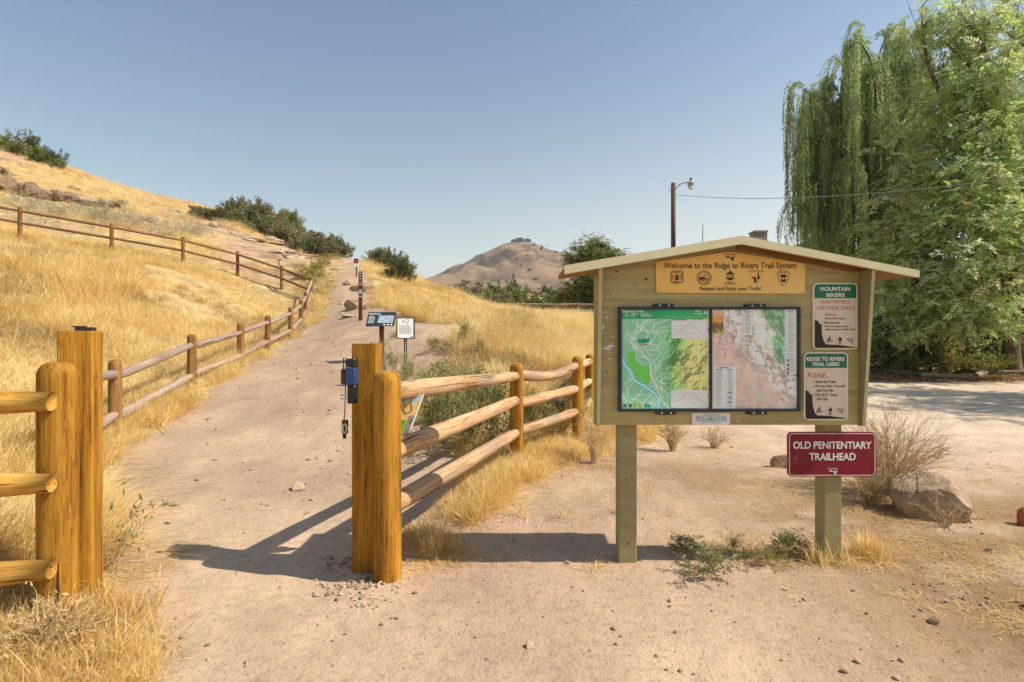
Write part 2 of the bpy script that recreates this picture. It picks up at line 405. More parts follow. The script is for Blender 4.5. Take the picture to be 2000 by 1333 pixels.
def make_land():
    NA, NR = 760, 720
    ang = np.linspace(math.radians(-80), math.radians(80), NA)
    rad = np.geomspace(3.2, 2800, NR)
    A, R = np.meshgrid(ang, rad)
    X = np.sin(A) * R; Y = np.cos(A) * R - 7.0
    Z = land(X, Y)
    idx = np.arange(NA * NR).reshape(NR, NA)
    Q = np.stack([idx[:-1, :-1], idx[:-1, 1:], idx[1:, 1:], idx[1:, :-1]], -1).reshape(-1, 4)
    V = np.stack([X.ravel(), Y.ravel(), Z.ravel()], -1)
    C = V[Q].mean(1)
    g = grassy(C[:, 0], C[:, 1], 0.3)
    mount = C[:, 1] > 700
    pth = (~g) & inpoly(C[:, 0], C[:, 1], [(-2.1, 2.9), (-1.0, 3.0), (-.9, 3.4)] + DIRT_R[::-1] + PATH_L[::-1][:-4])
    # colours of the soil itself
    x, y, z_ = V.T
    n1 = fbm(x * 0.6, y * 0.6, 4, 31); n2 = fbm(x * 3.2, y * 3.2, 4, 32); n3 = fbm(x * .25, y * .25, 3, 33)
    tan = np.array([.505, .362, .245]); pink = np.array([.45, .312, .217]); brown = np.array([.27, .165, .085]); pale = np.array([.60, .475, .355])
    col = tan + (pink - tan) * sm(.4, .65, n1)[:, None]
    st = fbm(x * 5.0 + y * .5, y * .9, 4, 35)
    col = col * (.90 + .22 * st)[:, None]
    rd = sm(2.6, 5.5, x - 0.12 * np.abs(y - 6)) * sm(4.0, 8, y)
    col = col + (pale - col) * (0.85 * rd)[:, None]
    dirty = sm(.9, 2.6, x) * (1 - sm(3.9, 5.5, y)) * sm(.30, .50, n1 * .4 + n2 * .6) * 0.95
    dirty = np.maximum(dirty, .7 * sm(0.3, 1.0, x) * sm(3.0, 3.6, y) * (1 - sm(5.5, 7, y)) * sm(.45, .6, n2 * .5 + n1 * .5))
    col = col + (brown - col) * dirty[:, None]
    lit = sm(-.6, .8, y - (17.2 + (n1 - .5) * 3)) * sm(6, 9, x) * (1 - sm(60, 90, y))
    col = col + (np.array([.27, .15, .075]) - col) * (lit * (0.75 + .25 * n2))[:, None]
    col = col * (0.80 + 0.4 * n2)[:, None] * (1 - .10 * sm(3.5, 5, y) * (1 - sm(1, 2, x)))[:, None]
    gcol = np.array([.55, .40, .19]) + (np.array([.38, .27, .145]) - np.array([.55, .40, .19])) * sm(.35, .65, n2)[:, None]
    hi = sm(22, 40, y) * sm(8, 14, -x)
    gcol = gcol + (np.array([.50, .33, .155]) - gcol) * (hi * .6)[:, None]
    slab = sm(.9, .4, np.hypot((x + 13.3) / 6.0, (y - 32.5) / 4.5) + (n1 - .5) * .8) + .9 * sm(.54, .66, fbm(x * .45, y * .45, 4, 37)) * sm(8, 14, -x) * sm(20, 28, y)
    lay = fbm(x * .5, y * .5 + z_ * 5.0, 4, 38)
    gcol = gcol + (np.array([.46, .32, .23]) + (np.array([.26, .16, .11]) - np.array([.46, .32, .23])) * sm(.5, .66, lay)[:, None] - gcol) * np.clip(slab, 0, .9)[:, None]
    mcol = np.array([.285, .195, .128]) + (np.array([.175, .125, .09]) - np.array([.285, .195, .128])) * sm(.4, .62, fbm(x / 45, y / 45, 5, 41))[:, None]
    midc = np.array([.52, .36, .19])
    gcol = gcol + (midc - gcol) * sm(70, 120, np.hypot(x, y))[:, None]
    def sub(name, msk, cols, m, label=None):
        q = Q[msk]
        u, inv = np.unique(q.ravel(), return_inverse=True)
        mb = MB(); mb.add(V[u], [inv.reshape(-1, 4)], cols[u])
        return tag(mb.build(name, m, smooth=True), kind="structure", label=label)
    dirt = mat("dirt", [(.70, .68, .65), (1, 1, 1), (1.14, 1.12, 1.08)], scale=(16, 16, 16), detail=10, rough=.95, bump=.6, bscale=48, bdist=.022, attr="Col", spec=.1, stops=[.32, .5, .70], nrough=.78, spots=(110, .65, (.34, .235, .15)))
    soil = mat("hillside_soil", [(.7, .68, .62), (1, 1, 1), (1.15, 1.12, 1.02)], scale=(14, 14, 14), detail=8, rough=1, bump=.8, bscale=30, bdist=.04, attr="Col", spec=.05, nrough=.7)
    rock = mat("mountain_soil", [(.86, .84, .84), (1, 1, 1), (1.1, 1.08, 1.0)], scale=(.03, .03, .03), detail=8, rough=1, attr="Col", spec=.0, nrough=.7)
    sub("hillside", g & ~mount, gcol, soil, "golden dry slopes either side of the path")
    sub("path", pth & ~mount, col, dirt, "pale dirt trail climbing from the gate posts up the slope")
    sub("ground", ~g & ~pth & ~mount, col, dirt, "bare tan dirt around the notice board and the open lot behind it")
    sub("mountain", mount, mcol, rock, "brown dome shaped mountain on the horizon")
make_land()

# ------------------------------------------------------------------ scattering on points
def scatter(name, templates, P, rot, scl, idx, label):
    colx = bpy.data.collections.new(name + "_templates")
    for o in templates: colx.objects.link(o)
    me = bpy.data.meshes.new(name)
    me.vertices.add(len(P)); me.vertices.foreach_set("co", np.asarray(P, np.float32).ravel())
    a = me.attributes.new("rot", 'FLOAT_VECTOR', 'POINT'); a.data.foreach_set("vector", np.asarray(rot, np.float32).ravel())
    a = me.attributes.new("scl", 'FLOAT', 'POINT'); a.data.foreach_set("value", np.asarray(scl, np.float32).ravel())
    a = me.attributes.new("idx", 'INT', 'POINT'); a.data.foreach_set("value", np.asarray(idx, np.int32).ravel())
    o = bpy.data.objects.new(name, me); COL.objects.link(o)
    g = bpy.data.node_groups.new(name, 'GeometryNodeTree')
    g.interface.new_socket("Geometry", in_out='INPUT', socket_type='NodeSocketGeometry')
    g.interface.new_socket("Geometry", in_out='OUTPUT', socket_type='NodeSocketGeometry')
    N, L = g.nodes, g.links
    gi = N.new('NodeGroupInput'); go = N.new('NodeGroupOutput')
    iop = N.new('GeometryNodeInstanceOnPoints')
    ci = N.new('GeometryNodeCollectionInfo'); ci.inputs[0].default_value = colx
    ci.inputs["Separate Children"].default_value = True; ci.inputs["Reset Children"].default_value = True
    def na(nm, ty):
        n = N.new('GeometryNodeInputNamedAttribute'); n.data_type = ty; n.inputs[0].default_value = nm; return n.outputs[0]
    L.new(gi.outputs[0], iop.inputs["Points"]); L.new(ci.outputs[0], iop.inputs["Instance"])
    iop.inputs["Pick Instance"].default_value = True
    L.new(na("idx", 'INT'), iop.inputs["Instance Index"])
    e = N.new('FunctionNodeEulerToRotation'); L.new(na("rot", 'FLOAT_VECTOR'), e.inputs[0]); L.new(e.outputs[0], iop.inputs["Rotation"])
    L.new(na("scl", 'FLOAT'), iop.inputs["Scale"])
    L.new(iop.outputs[0], go.inputs[0])
    md = o.modifiers.new("scatter", 'NODES'); md.node_group = g
    return tag(o, label, kind="stuff")

def template(name, mb, m):
    return bpy.data.objects.new(name, mb.mesh(name, m))

def blades(rng, n, hmin, hmax, spread, wdt, lean, droop=0.5, minlean=0.05):
    """n curved blades from a small base; returns MB"""
    mb = MB()
    a = rng.uniform(0, 2 * np.pi, n); r = spread * np.sqrt(rng.uniform(0, 1, n))
    bx, by = r * np.cos(a), r * np.sin(a)
    h = rng.uniform(hmin, hmax, n)
    az = rng.uniform(0, 2 * np.pi, n); le = np.abs(rng.normal(0, lean, n)) + minlean
    d = np.stack([np.cos(az), np.sin(az)], -1)
    t = np.array([0, .4, .75, 1.0])
    cx = bx[:, None] + d[:, 0:1] * h[:, None] * (le[:, None] * t + droop * le[:, None] * t ** 3)
    cy = by[:, None] + d[:, 1:2] * h[:, None] * (le[:, None] * t + droop * le[:, None] * t ** 3)
    cz = h[:, None] * (t * np.cos(np.minimum(le, 1.3))[:, None] - 0.18 * le[:, None] * t ** 3)
    sa = rng.uniform(0, 2 * np.pi, n)
    side = np.stack([np.cos(sa), np.sin(sa)], -1)
    wd = wdt * rng.uniform(.6, 1.3, n)
    ww = wd[:, None] * np.array([.8, 1.0, .75, .12])
    L = np.stack([cx - side[:, 0:1] * ww, cy - side[:, 1:2] * ww, cz], -1)
    R = np.stack([cx + side[:, 0:1] * ww, cy + side[:, 1:2] * ww, cz], -1)
    V = np.stack([L, R], 2).reshape(n, 8, 3)
    f = np.array([[0, 1, 3, 2], [2, 3, 5, 4], [4, 5, 7, 6]])
    F = (f[None] + (np.arange(n) * 8)[:, None, None]).reshape(-1, 4)
    c = rng.uniform(.66, 1.22, n)
    C = np.repeat(c[:, None], 8, 1)[:, :, None] * np.ones(3)
    mb.add(V.reshape(-1, 3), [F], C.reshape(-1, 3))
    return mb

def leafy(rng, n, R, size, asp=.45, up=.3, stems=8, flat=.8, stemr=.006):
    """a loose shrub: stems from the base, leaves along and about them. returns leaf MB, stem MB"""
    lm, sm_ = MB(), MB()
    tips = []
    for k in range(stems):
        az = rng.uniform(0, 6.283); el = rng.uniform(.25, 1.45)
        d = np.array([math.cos(az) * math.cos(el), math.sin(az) * math.cos(el), math.sin(el) * flat + up * .3])
        ln = R * rng.uniform(.65, 1.1)
        p = np.array([rng.normal(0, .06 * R), rng.normal(0, .06 * R), 0]); pts = [p]
        for q in range(5):
            d = d + rng.normal(0, .16, 3) + np.array([0, 0, .05]); d /= np.linalg.norm(d)
            p = p + d * ln / 5; pts.append(p)
        sm_.add(*tube(pts, np.linspace(stemr * R, stemr * R * .25, 6), 5, False))
        pts = np.array(pts); tips.append(pts)
        for q in range(3):
            j = rng.integers(2, 5); d2 = (pts[j + 1] - pts[j]); d2 = d2 / np.linalg.norm(d2) + rng.normal(0, .5, 3)
            d2 /= np.linalg.norm(d2); l2 = ln * rng.uniform(.25, .45)
            pp = np.array([pts[j] + d2 * l2 * t + np.array([0, 0, .08 * l2 * t * t]) for t in (0, .33, .66, 1)])
            sm_.add(*tube(pp, np.linspace(stemr * R * .5, stemr * R * .2, 4), 4, False)); tips.append(pp)
    S = np.array([rng.choice(len(tips)) for _ in range(n)])
    P = np.zeros((n, 3)); D = np.zeros((n, 3))
    for i in range(n):
        p = tips[S[i]]; t = rng.uniform(.35, 1) ** .8 * (len(p) - 1); j = min(int(t), len(p) - 2)
        P[i] = p[j] + (p[j + 1] - p[j]) * (t - j); D[i] = p[j + 1] - p[j]
    D /= np.linalg.norm(D, axis=1)[:, None] + 1e-9
    P += rng.normal(0, .045 * R, P.shape); P[:, 2] = np.maximum(P[:, 2], .01)
    D = D + rng.normal(0, .7, D.shape)
    LV = np.array([[0, 0, 0], [.5, asp / 2, .04], [1, 0, -.05], [.5, -asp / 2, .04]]); LF = [np.array([[0, 1, 2, 3]])]
    V, F = inst(LV, LF, frames(D, rng.uniform(0, 6.28, n)), P, size * rng.uniform(.6, 1.3, n))
    lm.add(V, F, np.repeat(rng.uniform(.6, 1.3, n), 4)[:, None] * np.array([1, 1, 1]) * (1 + rng.normal(0, .06, (n, 1, 3)).repeat(4, 1).reshape(-1, 3)))
    return lm, sm_
# ------------------------------------------------------------------ wood, fences and gate posts
def woodmat(name, c0, c1, c2, crack=(.06, .035, .015), sc_=1.0, grey=None, rough=.75, ckt=.665):
    """grain along local z: stretched noise, ring lines, a few knots and drying cracks"""
    m, N, L, b = newmat(name)
    b.inputs["Roughness"].default_value = rough; b.inputs["Specular IOR Level"].default_value = .25
    tc = N.new("ShaderNodeTexCoord"); oi = N.new("ShaderNodeObjectInfo")
    cx = N.new("ShaderNodeCombineXYZ")
    for k in range(3): L.new(oi.outputs["Random"], cx.inputs[k])
    s1 = N.new("ShaderNodeVectorMath"); s1.operation = 'SCALE'; s1.inputs[3].default_value = 23; L.new(cx.outputs[0], s1.inputs[0])
    ad = N.new("ShaderNodeVectorMath"); L.new(tc.outputs["Object"], ad.inputs[0]); L.new(s1.outputs[0], ad.inputs[1])
    def noise(scale, det, dist=0):
        mp = N.new("ShaderNodeMapping"); mp.inputs["Scale"].default_value = scale; L.new(ad.outputs[0], mp.inputs[0])
        n = N.new("ShaderNodeTexNoise"); n.inputs["Scale"].default_value = 1; n.inputs["Detail"].default_value = det
        n.inputs["Distortion"].default_value = dist; L.new(mp.outputs[0], n.inputs[0]); return n.outputs[0]
    broad = noise((20 * sc_, 20 * sc_, 1.5 * sc_), 4, .3)
    fine = noise((120 * sc_, 120 * sc_, 2.2 * sc_), 6, .2)
    # growth lines: sine of a warped low noise
    wv = N.new("ShaderNodeMath"); wv.operation = 'MULTIPLY'; wv.inputs[1].default_value = 85.0; L.new(broad, wv.inputs[0])
    sn = N.new("ShaderNodeMath"); sn.operation = 'SINE'; L.new(wv.outputs[0], sn.inputs[0])
    mr = N.new("ShaderNodeMapRange"); mr.inputs[1].default_value = -1; mr.inputs[3].default_value = -.09; mr.inputs[4].default_value = .09; L.new(sn.outputs[0], mr.inputs[0])
    a1 = N.new("ShaderNodeMath"); L.new(broad, a1.inputs[0]); L.new(mr.outputs[0], a1.inputs[1])
    a2 = N.new("ShaderNodeMath"); a2.operation = 'MULTIPLY_ADD'; a2.inputs[1].default_value = .5; L.new(fine, a2.inputs[0]); L.new(a1.outputs[0], a2.inputs[2])
    cr = N.new("ShaderNodeValToRGB"); e = cr.color_ramp.elements
    e[0].position = .46; e[0].color = (*c0, 1); e[1].position = 1.0; e[1].color = (*c2, 1); k = e.new(.72); k.color = (*c1, 1)
    L.new(a2.outputs[0], cr.inputs[0]); out = cr.outputs[0]
    if grey:
        gn = noise((3.5, 3.5, 1.3), 4, .5); gr = N.new("ShaderNodeMapRange"); gr.inputs[1].default_value = .5; gr.inputs[2].default_value = .62; L.new(gn, gr.inputs[0])
        mg = N.new("ShaderNodeMix"); mg.data_type = 'RGBA'; mg.inputs[7].default_value = (*grey, 1)
        gm = N.new("ShaderNodeMath"); gm.operation = 'MULTIPLY'; gm.inputs[1].default_value = .8; L.new(gr.outputs[0], gm.inputs[0])
        L.new(gm.outputs[0], mg.inputs[0]); L.new(out, mg.inputs[6]); out = mg.outputs[2]
    ck = noise((40 * sc_, 40 * sc_, .8 * sc_), 2, .5)
    cm = N.new("ShaderNodeMapRange"); cm.inputs[1].default_value = ckt; cm.inputs[2].default_value = ckt + .022; L.new(ck, cm.inputs[0])
    mc = N.new("ShaderNodeMix"); mc.data_type = 'RGBA'; mc.inputs[7].default_value = (*crack, 1)
    L.new(cm.outputs[0], mc.inputs[0]); L.new(out, mc.inputs[6]); out = mc.outputs[2]
    hs = N.new("ShaderNodeHueSaturation"); m2 = N.new("ShaderNodeMapRange"); m2.inputs[3].default_value = .85; m2.inputs[4].default_value = 1.15
    L.new(oi.outputs["Random"], m2.inputs[0]); L.new(m2.outputs[0], hs.inputs["Value"]); L.new(out, hs.inputs["Color"])
    L.new(hs.outputs[0], b.inputs["Base Color"])
    bn = N.new("ShaderNodeBump"); bn.inputs["Strength"].default_value = .5; bn.inputs["Distance"].default_value = .006
    sb = N.new("ShaderNodeMath"); sb.operation = 'SUBTRACT'; L.new(a2.outputs[0], sb.inputs[0]); L.new(cm.outputs[0], sb.inputs[1])
    L.new(sb.outputs[0], bn.inputs["Height"]); L.new(bn.outputs[0], b.inputs["Normal"])
    return m

W_POST = woodmat("treated_post_wood", (.12, .045, .004), (.345, .152, .012), (.47, .245, .03))
W_PALE = woodmat("pale_rail_wood", (.22, .10, .035), (.48, .285, .145), (.62, .43, .26), grey=(.36, .26, .18), ckt=.635)
W_GOLD = woodmat("golden_rail_wood", (.27, .12, .015), (.50, .26, .045), (.60, .36, .09))
W_OLD = woodmat("weathered_rail_wood", (.17, .105, .07), (.34, .23, .165), (.44, .32, .24), grey=(.30, .25, .215))
W_DARK = woodmat("dark_old_rail_wood", (.085, .04, .018), (.20, .105, .05), (.28, .16, .085))
W_OLDPOST = woodmat("old_post_wood", (.07, .03, .01), (.22, .105, .03), (.30, .165, .06))

def post_mb(r, h, rng, dome=True, below=.35, sides=28):
    prof = [(r * 1.01, -below), (r * 1.01, 0)] + [(r * (1 - .02 * t), h * t) for t in np.linspace(.08, .92, 12)]
    if dome: prof += [(r * .975, h - .055), (r * .9, h - .035), (r * .74, h - .014), (r * .5, h - .003), (r * .2, h)]
    else: prof += [(r * .985, h - .006), (r * .96, h - .001), (r * .5, h)]
    V, F = lathe(prof, sides)
    a = np.arctan2(V[:, 1], V[:, 0]); p0 = rng.uniform(0, 9)
    k = 1 + .018 * np.sin(3 * a + p0 + V[:, 2] * 2) + .012 * np.sin(7 * a + p0 * 2)
    V[:, 0] *= k; V[:, 1] *= k
    # a drying check running down the side
    ca = p0 % 6.28; dd = np.abs((a - ca + np.pi) % (2 * np.pi) - np.pi)
    return MB().add(V, F)

def rail_between(name, A, B, r, m, parent, rng, sag=0.0, side=None, endr=.82):
    A, B = Vector(A), Vector(B); D = B - A; ln = D.length
    n = 18
    t = np.linspace(0, 1, n)
    pts = np.zeros((n, 3)); pts[:, 2] = t * ln
    p0 = rng.uniform(0, 6)
    pts[:, 0] = .005 * np.sin(t * 4 + p0) * np.sin(np.pi * t)
    q = D.to_track_quat('Z', 'Y')
    if sag:
        dn = q.inverted() @ Vector((0, 0, -1))
        s = sag * np.sin(np.pi * t)
        pts[:, 0] += dn.x * s; pts[:, 1] += dn.y * s
    rad = r * (1 + .025 * np.sin(t * 5 + p0) + .012 * np.sin(t * 31 + p0) - .06 * (t - .5))
    rad[0] *= endr; rad[1] *= (1 + endr) / 2; rad[-1] *= endr; rad[-2] *= (1 + endr) / 2
    V, F = tube(pts, rad, 18)
    mb = MB().add(V, F)
    o = mb.build(name, m, parent, smooth=True, rot=q)
    o.location = A - Vector(parent.location)
    return o

def smooth_ok(o): return o

def fence(name, label, posts, rails, r, pm, rms, rr, group=None, seed=1, skip=(), sags={}, domes=True, gapfirst=False, noposts=()):
    """posts: (x, y, ground z, top z); rails: drops below the post top, one per rail"""
    rng = np.random.default_rng(seed)
    x0, y0, g0, t0 = posts[0]
    root = empty(name, (x0, y0, g0), label, "fence", group)
    for i, (x, y, g, t) in enumerate(posts):
        if i in noposts: continue
        post_mb(r, t - g, rng, domes).build("post", pm, root, smooth=True, loc=(x - x0, y - y0, g - g0))
    for i in range(len(posts) - 1):
        a, b = posts[i], posts[i + 1]
        for k, dr in enumerate(rails):
            if (i, k) in skip: continue
            d = np.array([b[0] - a[0], b[1] - a[1]]); ln = np.linalg.norm(d); d = d / ln
            o1, o2 = rng.normal(0, .012), rng.normal(0, .012)
            rail_between("rail", (a[0] + d[0] * r * .55, a[1] + d[1] * r * .55, a[3] - dr + o1), (b[0] - d[0] * r * .55, b[1] - d[1] * r * .55, b[3] - dr + o2),
                         rr, rms[k % len(rms)], root, rng, sags.get((i, k), 0))
    return root

# right of the gate: three pale rails
fence("log_fence", "three-rail log fence with pale rails between the gate and the notice board",
      [(-.728, 2.99, -.02, 1.205), (.055, 5.93, -.04, 1.125), (.93, 7.25, .02, 1.165), (1.37, 9.0, .1, 1.15), (2.2, 11.4, .5, 1.5)],
      (.125, .47, .80), .080, W_POST, [W_PALE, W_PALE, W_PALE], .062, seed=3, sags={(1, 0): .075})
# left of the gate: golden rails running out of the frame
lf = fence("log_fence", "golden three-rail log fence at the left edge with one thick round-topped post",
      [(-2.145, 2.42, .05, 1.283), (-4.4, 1.95, .2, 1.33)], (.17, .55, .935), .079, W_POST, [W_GOLD], .060, seed=5, skip=((0, 0), (0, 1), (0, 2)))
_r = np.random.default_rng(8)
for z0, z1 in ((1.105, 1.12), (.735, .75), (.345, .27)):
    rail_between("rail", (-2.09, 2.325, z0), (-4.4, 1.87, z1), .056, W_GOLD, lf, _r, endr=.72)
# along the path and across the hillside
pl = [(-3.9, 4.62, .1, 1.24), (-5.12, 6.6, .19, 1.14), (-5.63, 9.0, .55, 1.50), (-6.04, 11.4, .83, 1.78), (-6.58, 13.8, 1.12, 2.07), (-7.0, 16.2, 1.5, 2.45), (-7.66, 18.6, 1.94, 2.89), (-8.46, 21, 2.43, 3.38), (-9.17, 23.4, 3.3, 4.33),
      (-11.25, 25, 3.9, 5.08), (-13.4, 25, 4.5, 5.78), (-15.1, 23.5, 4.9, 6.17), (-17.2, 22, 5.1, 6.44), (-19.7, 20.5, 5.4, 6.75), (-22.4, 19.3, 5.8, 7.2)]
pf = fence("log_fence", "weathered two-rail log fence climbing beside the path and turning across the hillside",
      pl, (.20, .72), .075, W_OLDPOST, [W_OLD], .058, seed=11, skip=[(i, k) for i in range(8, 14) for k in (0, 1)])
_r = np.random.default_rng(9)
for i in range(8, 14):
    a, b = pl[i], pl[i + 1]
    for dr in (.17, .64):
        rail_between("rail", (a[0], a[1] - .05, a[3] - dr), (b[0], b[1] - .05, b[3] - dr), .055, W_DARK, pf, _r)
# far beyond the meadow
fp = []
for px in (960, 1018, 1085, 1128, 1172, 1225, 1285):
    x = (px - 1000) / 1000 * 33; z = 1.38 + .0525 * 33; fp.append((x, 33, z, z + .74))
fence("log_fence", "small distant two-rail log fence behind the meadow, left of the notice board", fp, (.12, .5), .072, W_OLDPOST, [W_OLD], .055, seed=14)

def square_post(name, label, x, y, z, wd, h, rz, m):
    root = empty(name, (x, y, z), label, "gate post", "square timber posts either side of the gate opening", rz)
    q = wd / 2; c = .006
    mb = MB()
    sec = [(-q + c, -q), (q - c, -q), (q, -q + c), (q, q - c), (q - c, q), (-q + c, q), (-q, q - c), (-q, -q + c)]
    zs = [-.4, 0] + list(np.linspace(.15, h - .004, 8)) + [h]
    V = []
    for i, zz in enumerate(zs):
        f = .985 if i == len(zs) - 1 else 1
        V += [(a * f, b * f, zz) for a, b in sec]
    n = 8; F = []
    for i in range(len(zs) - 1):
        for j in range(n): F.append((i * n + j, i * n + (j + 1) % n, (i + 1) * n + (j + 1) % n, (i + 1) * n + j))
    mb.add(V, F); mb.add(np.array(V)[-8:], [tuple(range(8))])
    mb.build("timber", m, root)
    return root

gl = square_post("gate_post", "tall square timber post left of the path, behind the round fence post", -2.19, 2.60, .03, .145, 1.40, math.radians(22), W_POST)
black = flat("black_plastic", (.015, .015, .017), .45)
blue = flat("blue_plastic", (.02, .055, .16), .4)
steel = flat("bare_steel", (.45, .45, .44), .35, metal=.9)
brownm = mat("brown_paint", [(.09, .035, .02), (.14, .06, .035)], scale=(20, 20, 4), rough=.6)
greyrub = flat("grey_rubber", (.22, .24, .24), .6)
mb = MB().box(-.035, .035, -.03, .03, 0, .018).box(-.05, .0, -.02, .02, .018, .024)
mb.build("cap_plate", black, gl, loc=(.02, 0, 1.402))
gr = square_post("gate_post", "tall square timber post right of the path with blue device on its side", -.890, 3.15, -.02, .148, 1.385, 0, W_POST)

# the gadgets strapped to the right-hand gate post
def dev():
    x = -.965
    root = empty("trail_counter", (x, 3.06, .95), "blue and black trail counter box strapped to the gate post", "counter")
    bev = MB()
    def rb(x0, x1, y0, y1, z0, z1, c=.006):
        sec = [(x0 + c, y0), (x1 - c, y0), (x1, y0 + c), (x1, y1 - c), (x1 - c, y1), (x0 + c, y1), (x0, y1 - c), (x0, y0 + c)]
        cx, cy = (x0 + x1) / 2, (y0 + y1) / 2
        V = []
        for zz, f in ((z0, .9), (z0 + c, 1), (z1 - c, 1), (z1, .9)): V += [(cx + (a - cx) * f, cy + (b - cy) * f, zz) for a, b in sec]
        F = []
        for i in range(3):
            for j in range(8): F.append((i * 8 + j, i * 8 + (j + 1) % 8, i * 8 + 8 + (j + 1) % 8, i * 8 + 8 + j))
        F.append(tuple(range(7, -1, -1))); F.append(tuple(range(24, 32)))
        return MB().add(V, F)
    rb(-.020, .040, -.045, .03, .17, .272).build("case", blue, root)
    rb(-.050, -.024, -.03, .03, .175, .262).build("battery_pack", brownm, root)
    rb(-.012, .038, -.04, .03, .276, .325).build("lid", black, root)
    rb(-.008, .040, -.04, .03, .06, .166).build("bracket", black, root)
    for xx in (-.042, -.026):
        MB().add(*tube([(xx, 0, .255), (xx, 0, .33)], .0035, 8)).build("antenna", black, root)
    MB().add(*tube([(-.03, 0, .17), (-.032, 0, .10), (-.034, 0, .03)], .003, 8)).build("wire", black, root)
    mb = MB().box(-.05, -.012, -.036, -.028, .105, .116).box(-.05, -.012, -.036, -.028, .085, .094)
    mb.build("buckle", steel, root)
    t = empty("tag", (x - .028, 3.045, .83), "small dark tag with pale oval ring hanging under the blue device", "tag")
    rb(-.019, .019, -.008, .008, 0, .082).build("tag_body", flat("dark_green_plastic", (.03, .05, .05), .4), t)
    a = np.linspace(0, 6.283, 25)
    MB().add(*tube([(.002 + .012 * math.cos(q), -.011, .032 + .026 * math.sin(q)) for q in a], .0035, 6)).build("ring", flat("pale_ring", (.7, .68, .6), .4), t)
    MB().add(*tube([(-.006, 0, .08), (-.002, 0, .12), (0, 0, .15)], .003, 6)).build("cord", black, t)
    MB().box(-.012, .006, -.006, .006, -.03, 0).build("clip", black, t)
dev()

# ------------------------------------------------------------------ lettering and flat print
def text_mesh(s, align='CENTER', bold=0.0, space=1.0):
    cu = bpy.data.curves.new("t", 'FONT'); cu.body = s; cu.align_x = align; cu.offset = bold; cu.space_character = space
    cu.resolution_u = 4; cu.fill_mode = 'FRONT'
    o = bpy.data.objects.new("t", cu); COL.objects.link(o)
    dg = bpy.context.evaluated_depsgraph_get(); dg.update()
    ev = o.evaluated_get(dg); me = ev.to_mesh()
    V = np.array([v.co[:] for v in me.vertices]) if len(me.vertices) else np.zeros((0, 3))
    F = [tuple(p.vertices) for p in me.polygons]
    ev.to_mesh_clear(); bpy.data.objects.remove(o); bpy.data.curves.remove(cu)
    return V, F
def put_text(mb, s, x0, x1, z0, z1, y, align='CENTER', bold=0.01, col=None, mi=0, keep=False):
    """fit a line of lettering into the box x0..x1, z0..z1 on the plane at y, read from -y"""
    V, F = text_mesh(s, align, bold)
    if not len(V): return
    mn, mx = V.min(0), V.max(0)
    sx = (x1 - x0) / (mx[0] - mn[0]); sz = (z1 - z0) / (mx[1] - mn[1])
    X = x0 + (V[:, 0] - mn[0]) * sx; Z = z0 + (V[:, 1] - mn[1]) * sz
    mb.add(np.stack([X, np.full(len(X), y), Z], -1), F, col, mi)
def poly(mb, pts, y, col=None, mi=0):
    pts = [(p[0], p[1]) for p in pts]
    ar = sum(a[0] * b[1] - b[0] * a[1] for a, b in zip(pts, pts[1:] + pts[:1]))
    if ar < 0: pts = pts[::-1]
    from mathutils.geometry import tessellate_polygon
    tri = tessellate_polygon([[Vector((p[0], p[1], 0)) for p in pts]])
    F = []
    for a, b, c in tri:
        A, B, C = pts[a], pts[b], pts[c]
        F.append((a, b, c) if (B[0] - A[0]) * (C[1] - A[1]) - (C[0] - A[0]) * (B[1] - A[1]) > 0 else (a, c, b))
    mb.add([(p[0], y, p[1]) for p in pts], F, col, mi)
def rrect(x0, x1, z0, z1, r, n=6):
    out = []
    for cx, cz, a0 in ((x1 - r, z0 + r, -90), (x1 - r, z1 - r, 0), (x0 + r, z1 - r, 90), (x0 + r, z0 + r, 180)):
        for k in range(n + 1):
            a = math.radians(a0 + 90 * k / n); out.append((cx + r * math.cos(a), cz + r * math.sin(a)))
    return out
def ringp(mb, pts, wdt, y, col=None, mi=0, closed=True):
    """an outline of given width along pts"""
    P = np.array(pts, float)
    n = len(P)
    if closed: d = np.roll(P, -1, 0) - np.roll(P, 1, 0)
    else: d = np.gradient(P, axis=0)
    d /= np.linalg.norm(d, axis=1)[:, None] + 1e-12
    nn = np.stack([-d[:, 1], d[:, 0]], -1) * wdt / 2
    A, B = P + nn, P - nn
    V = [(a[0], y, a[1]) for a in A] + [(b[0], y, b[1]) for b in B]
    F = [(i, (i + 1) % n, n + (i + 1) % n, n + i)[::-1] for i in range(n if closed else n - 1)]
    F = [f[::-1] for f in F]
    # face -y
    mb.add(V, [f for f in F], col, mi)
def disc(cx, cz, r, n=24): return [(cx + r * math.cos(t), cz + r * math.sin(t)) for t in np.linspace(0, 2 * math.pi, n, endpoint=False)]
def plate(mb, pts, y0, y1, col=None, mi=0):
    """pts outline extruded from y0 (front) to y1"""
    poly(mb, pts, y0, col, mi)
    n = len(pts)
    mb.add([(p[0], y0, p[1]) for p in pts] + [(p[0], y1, p[1]) for p in pts], [(i, (i + 1) % n, n + (i + 1) % n, n + i) for i in range(n)], col, mi)
    poly(mb, pts, y1, col, mi)

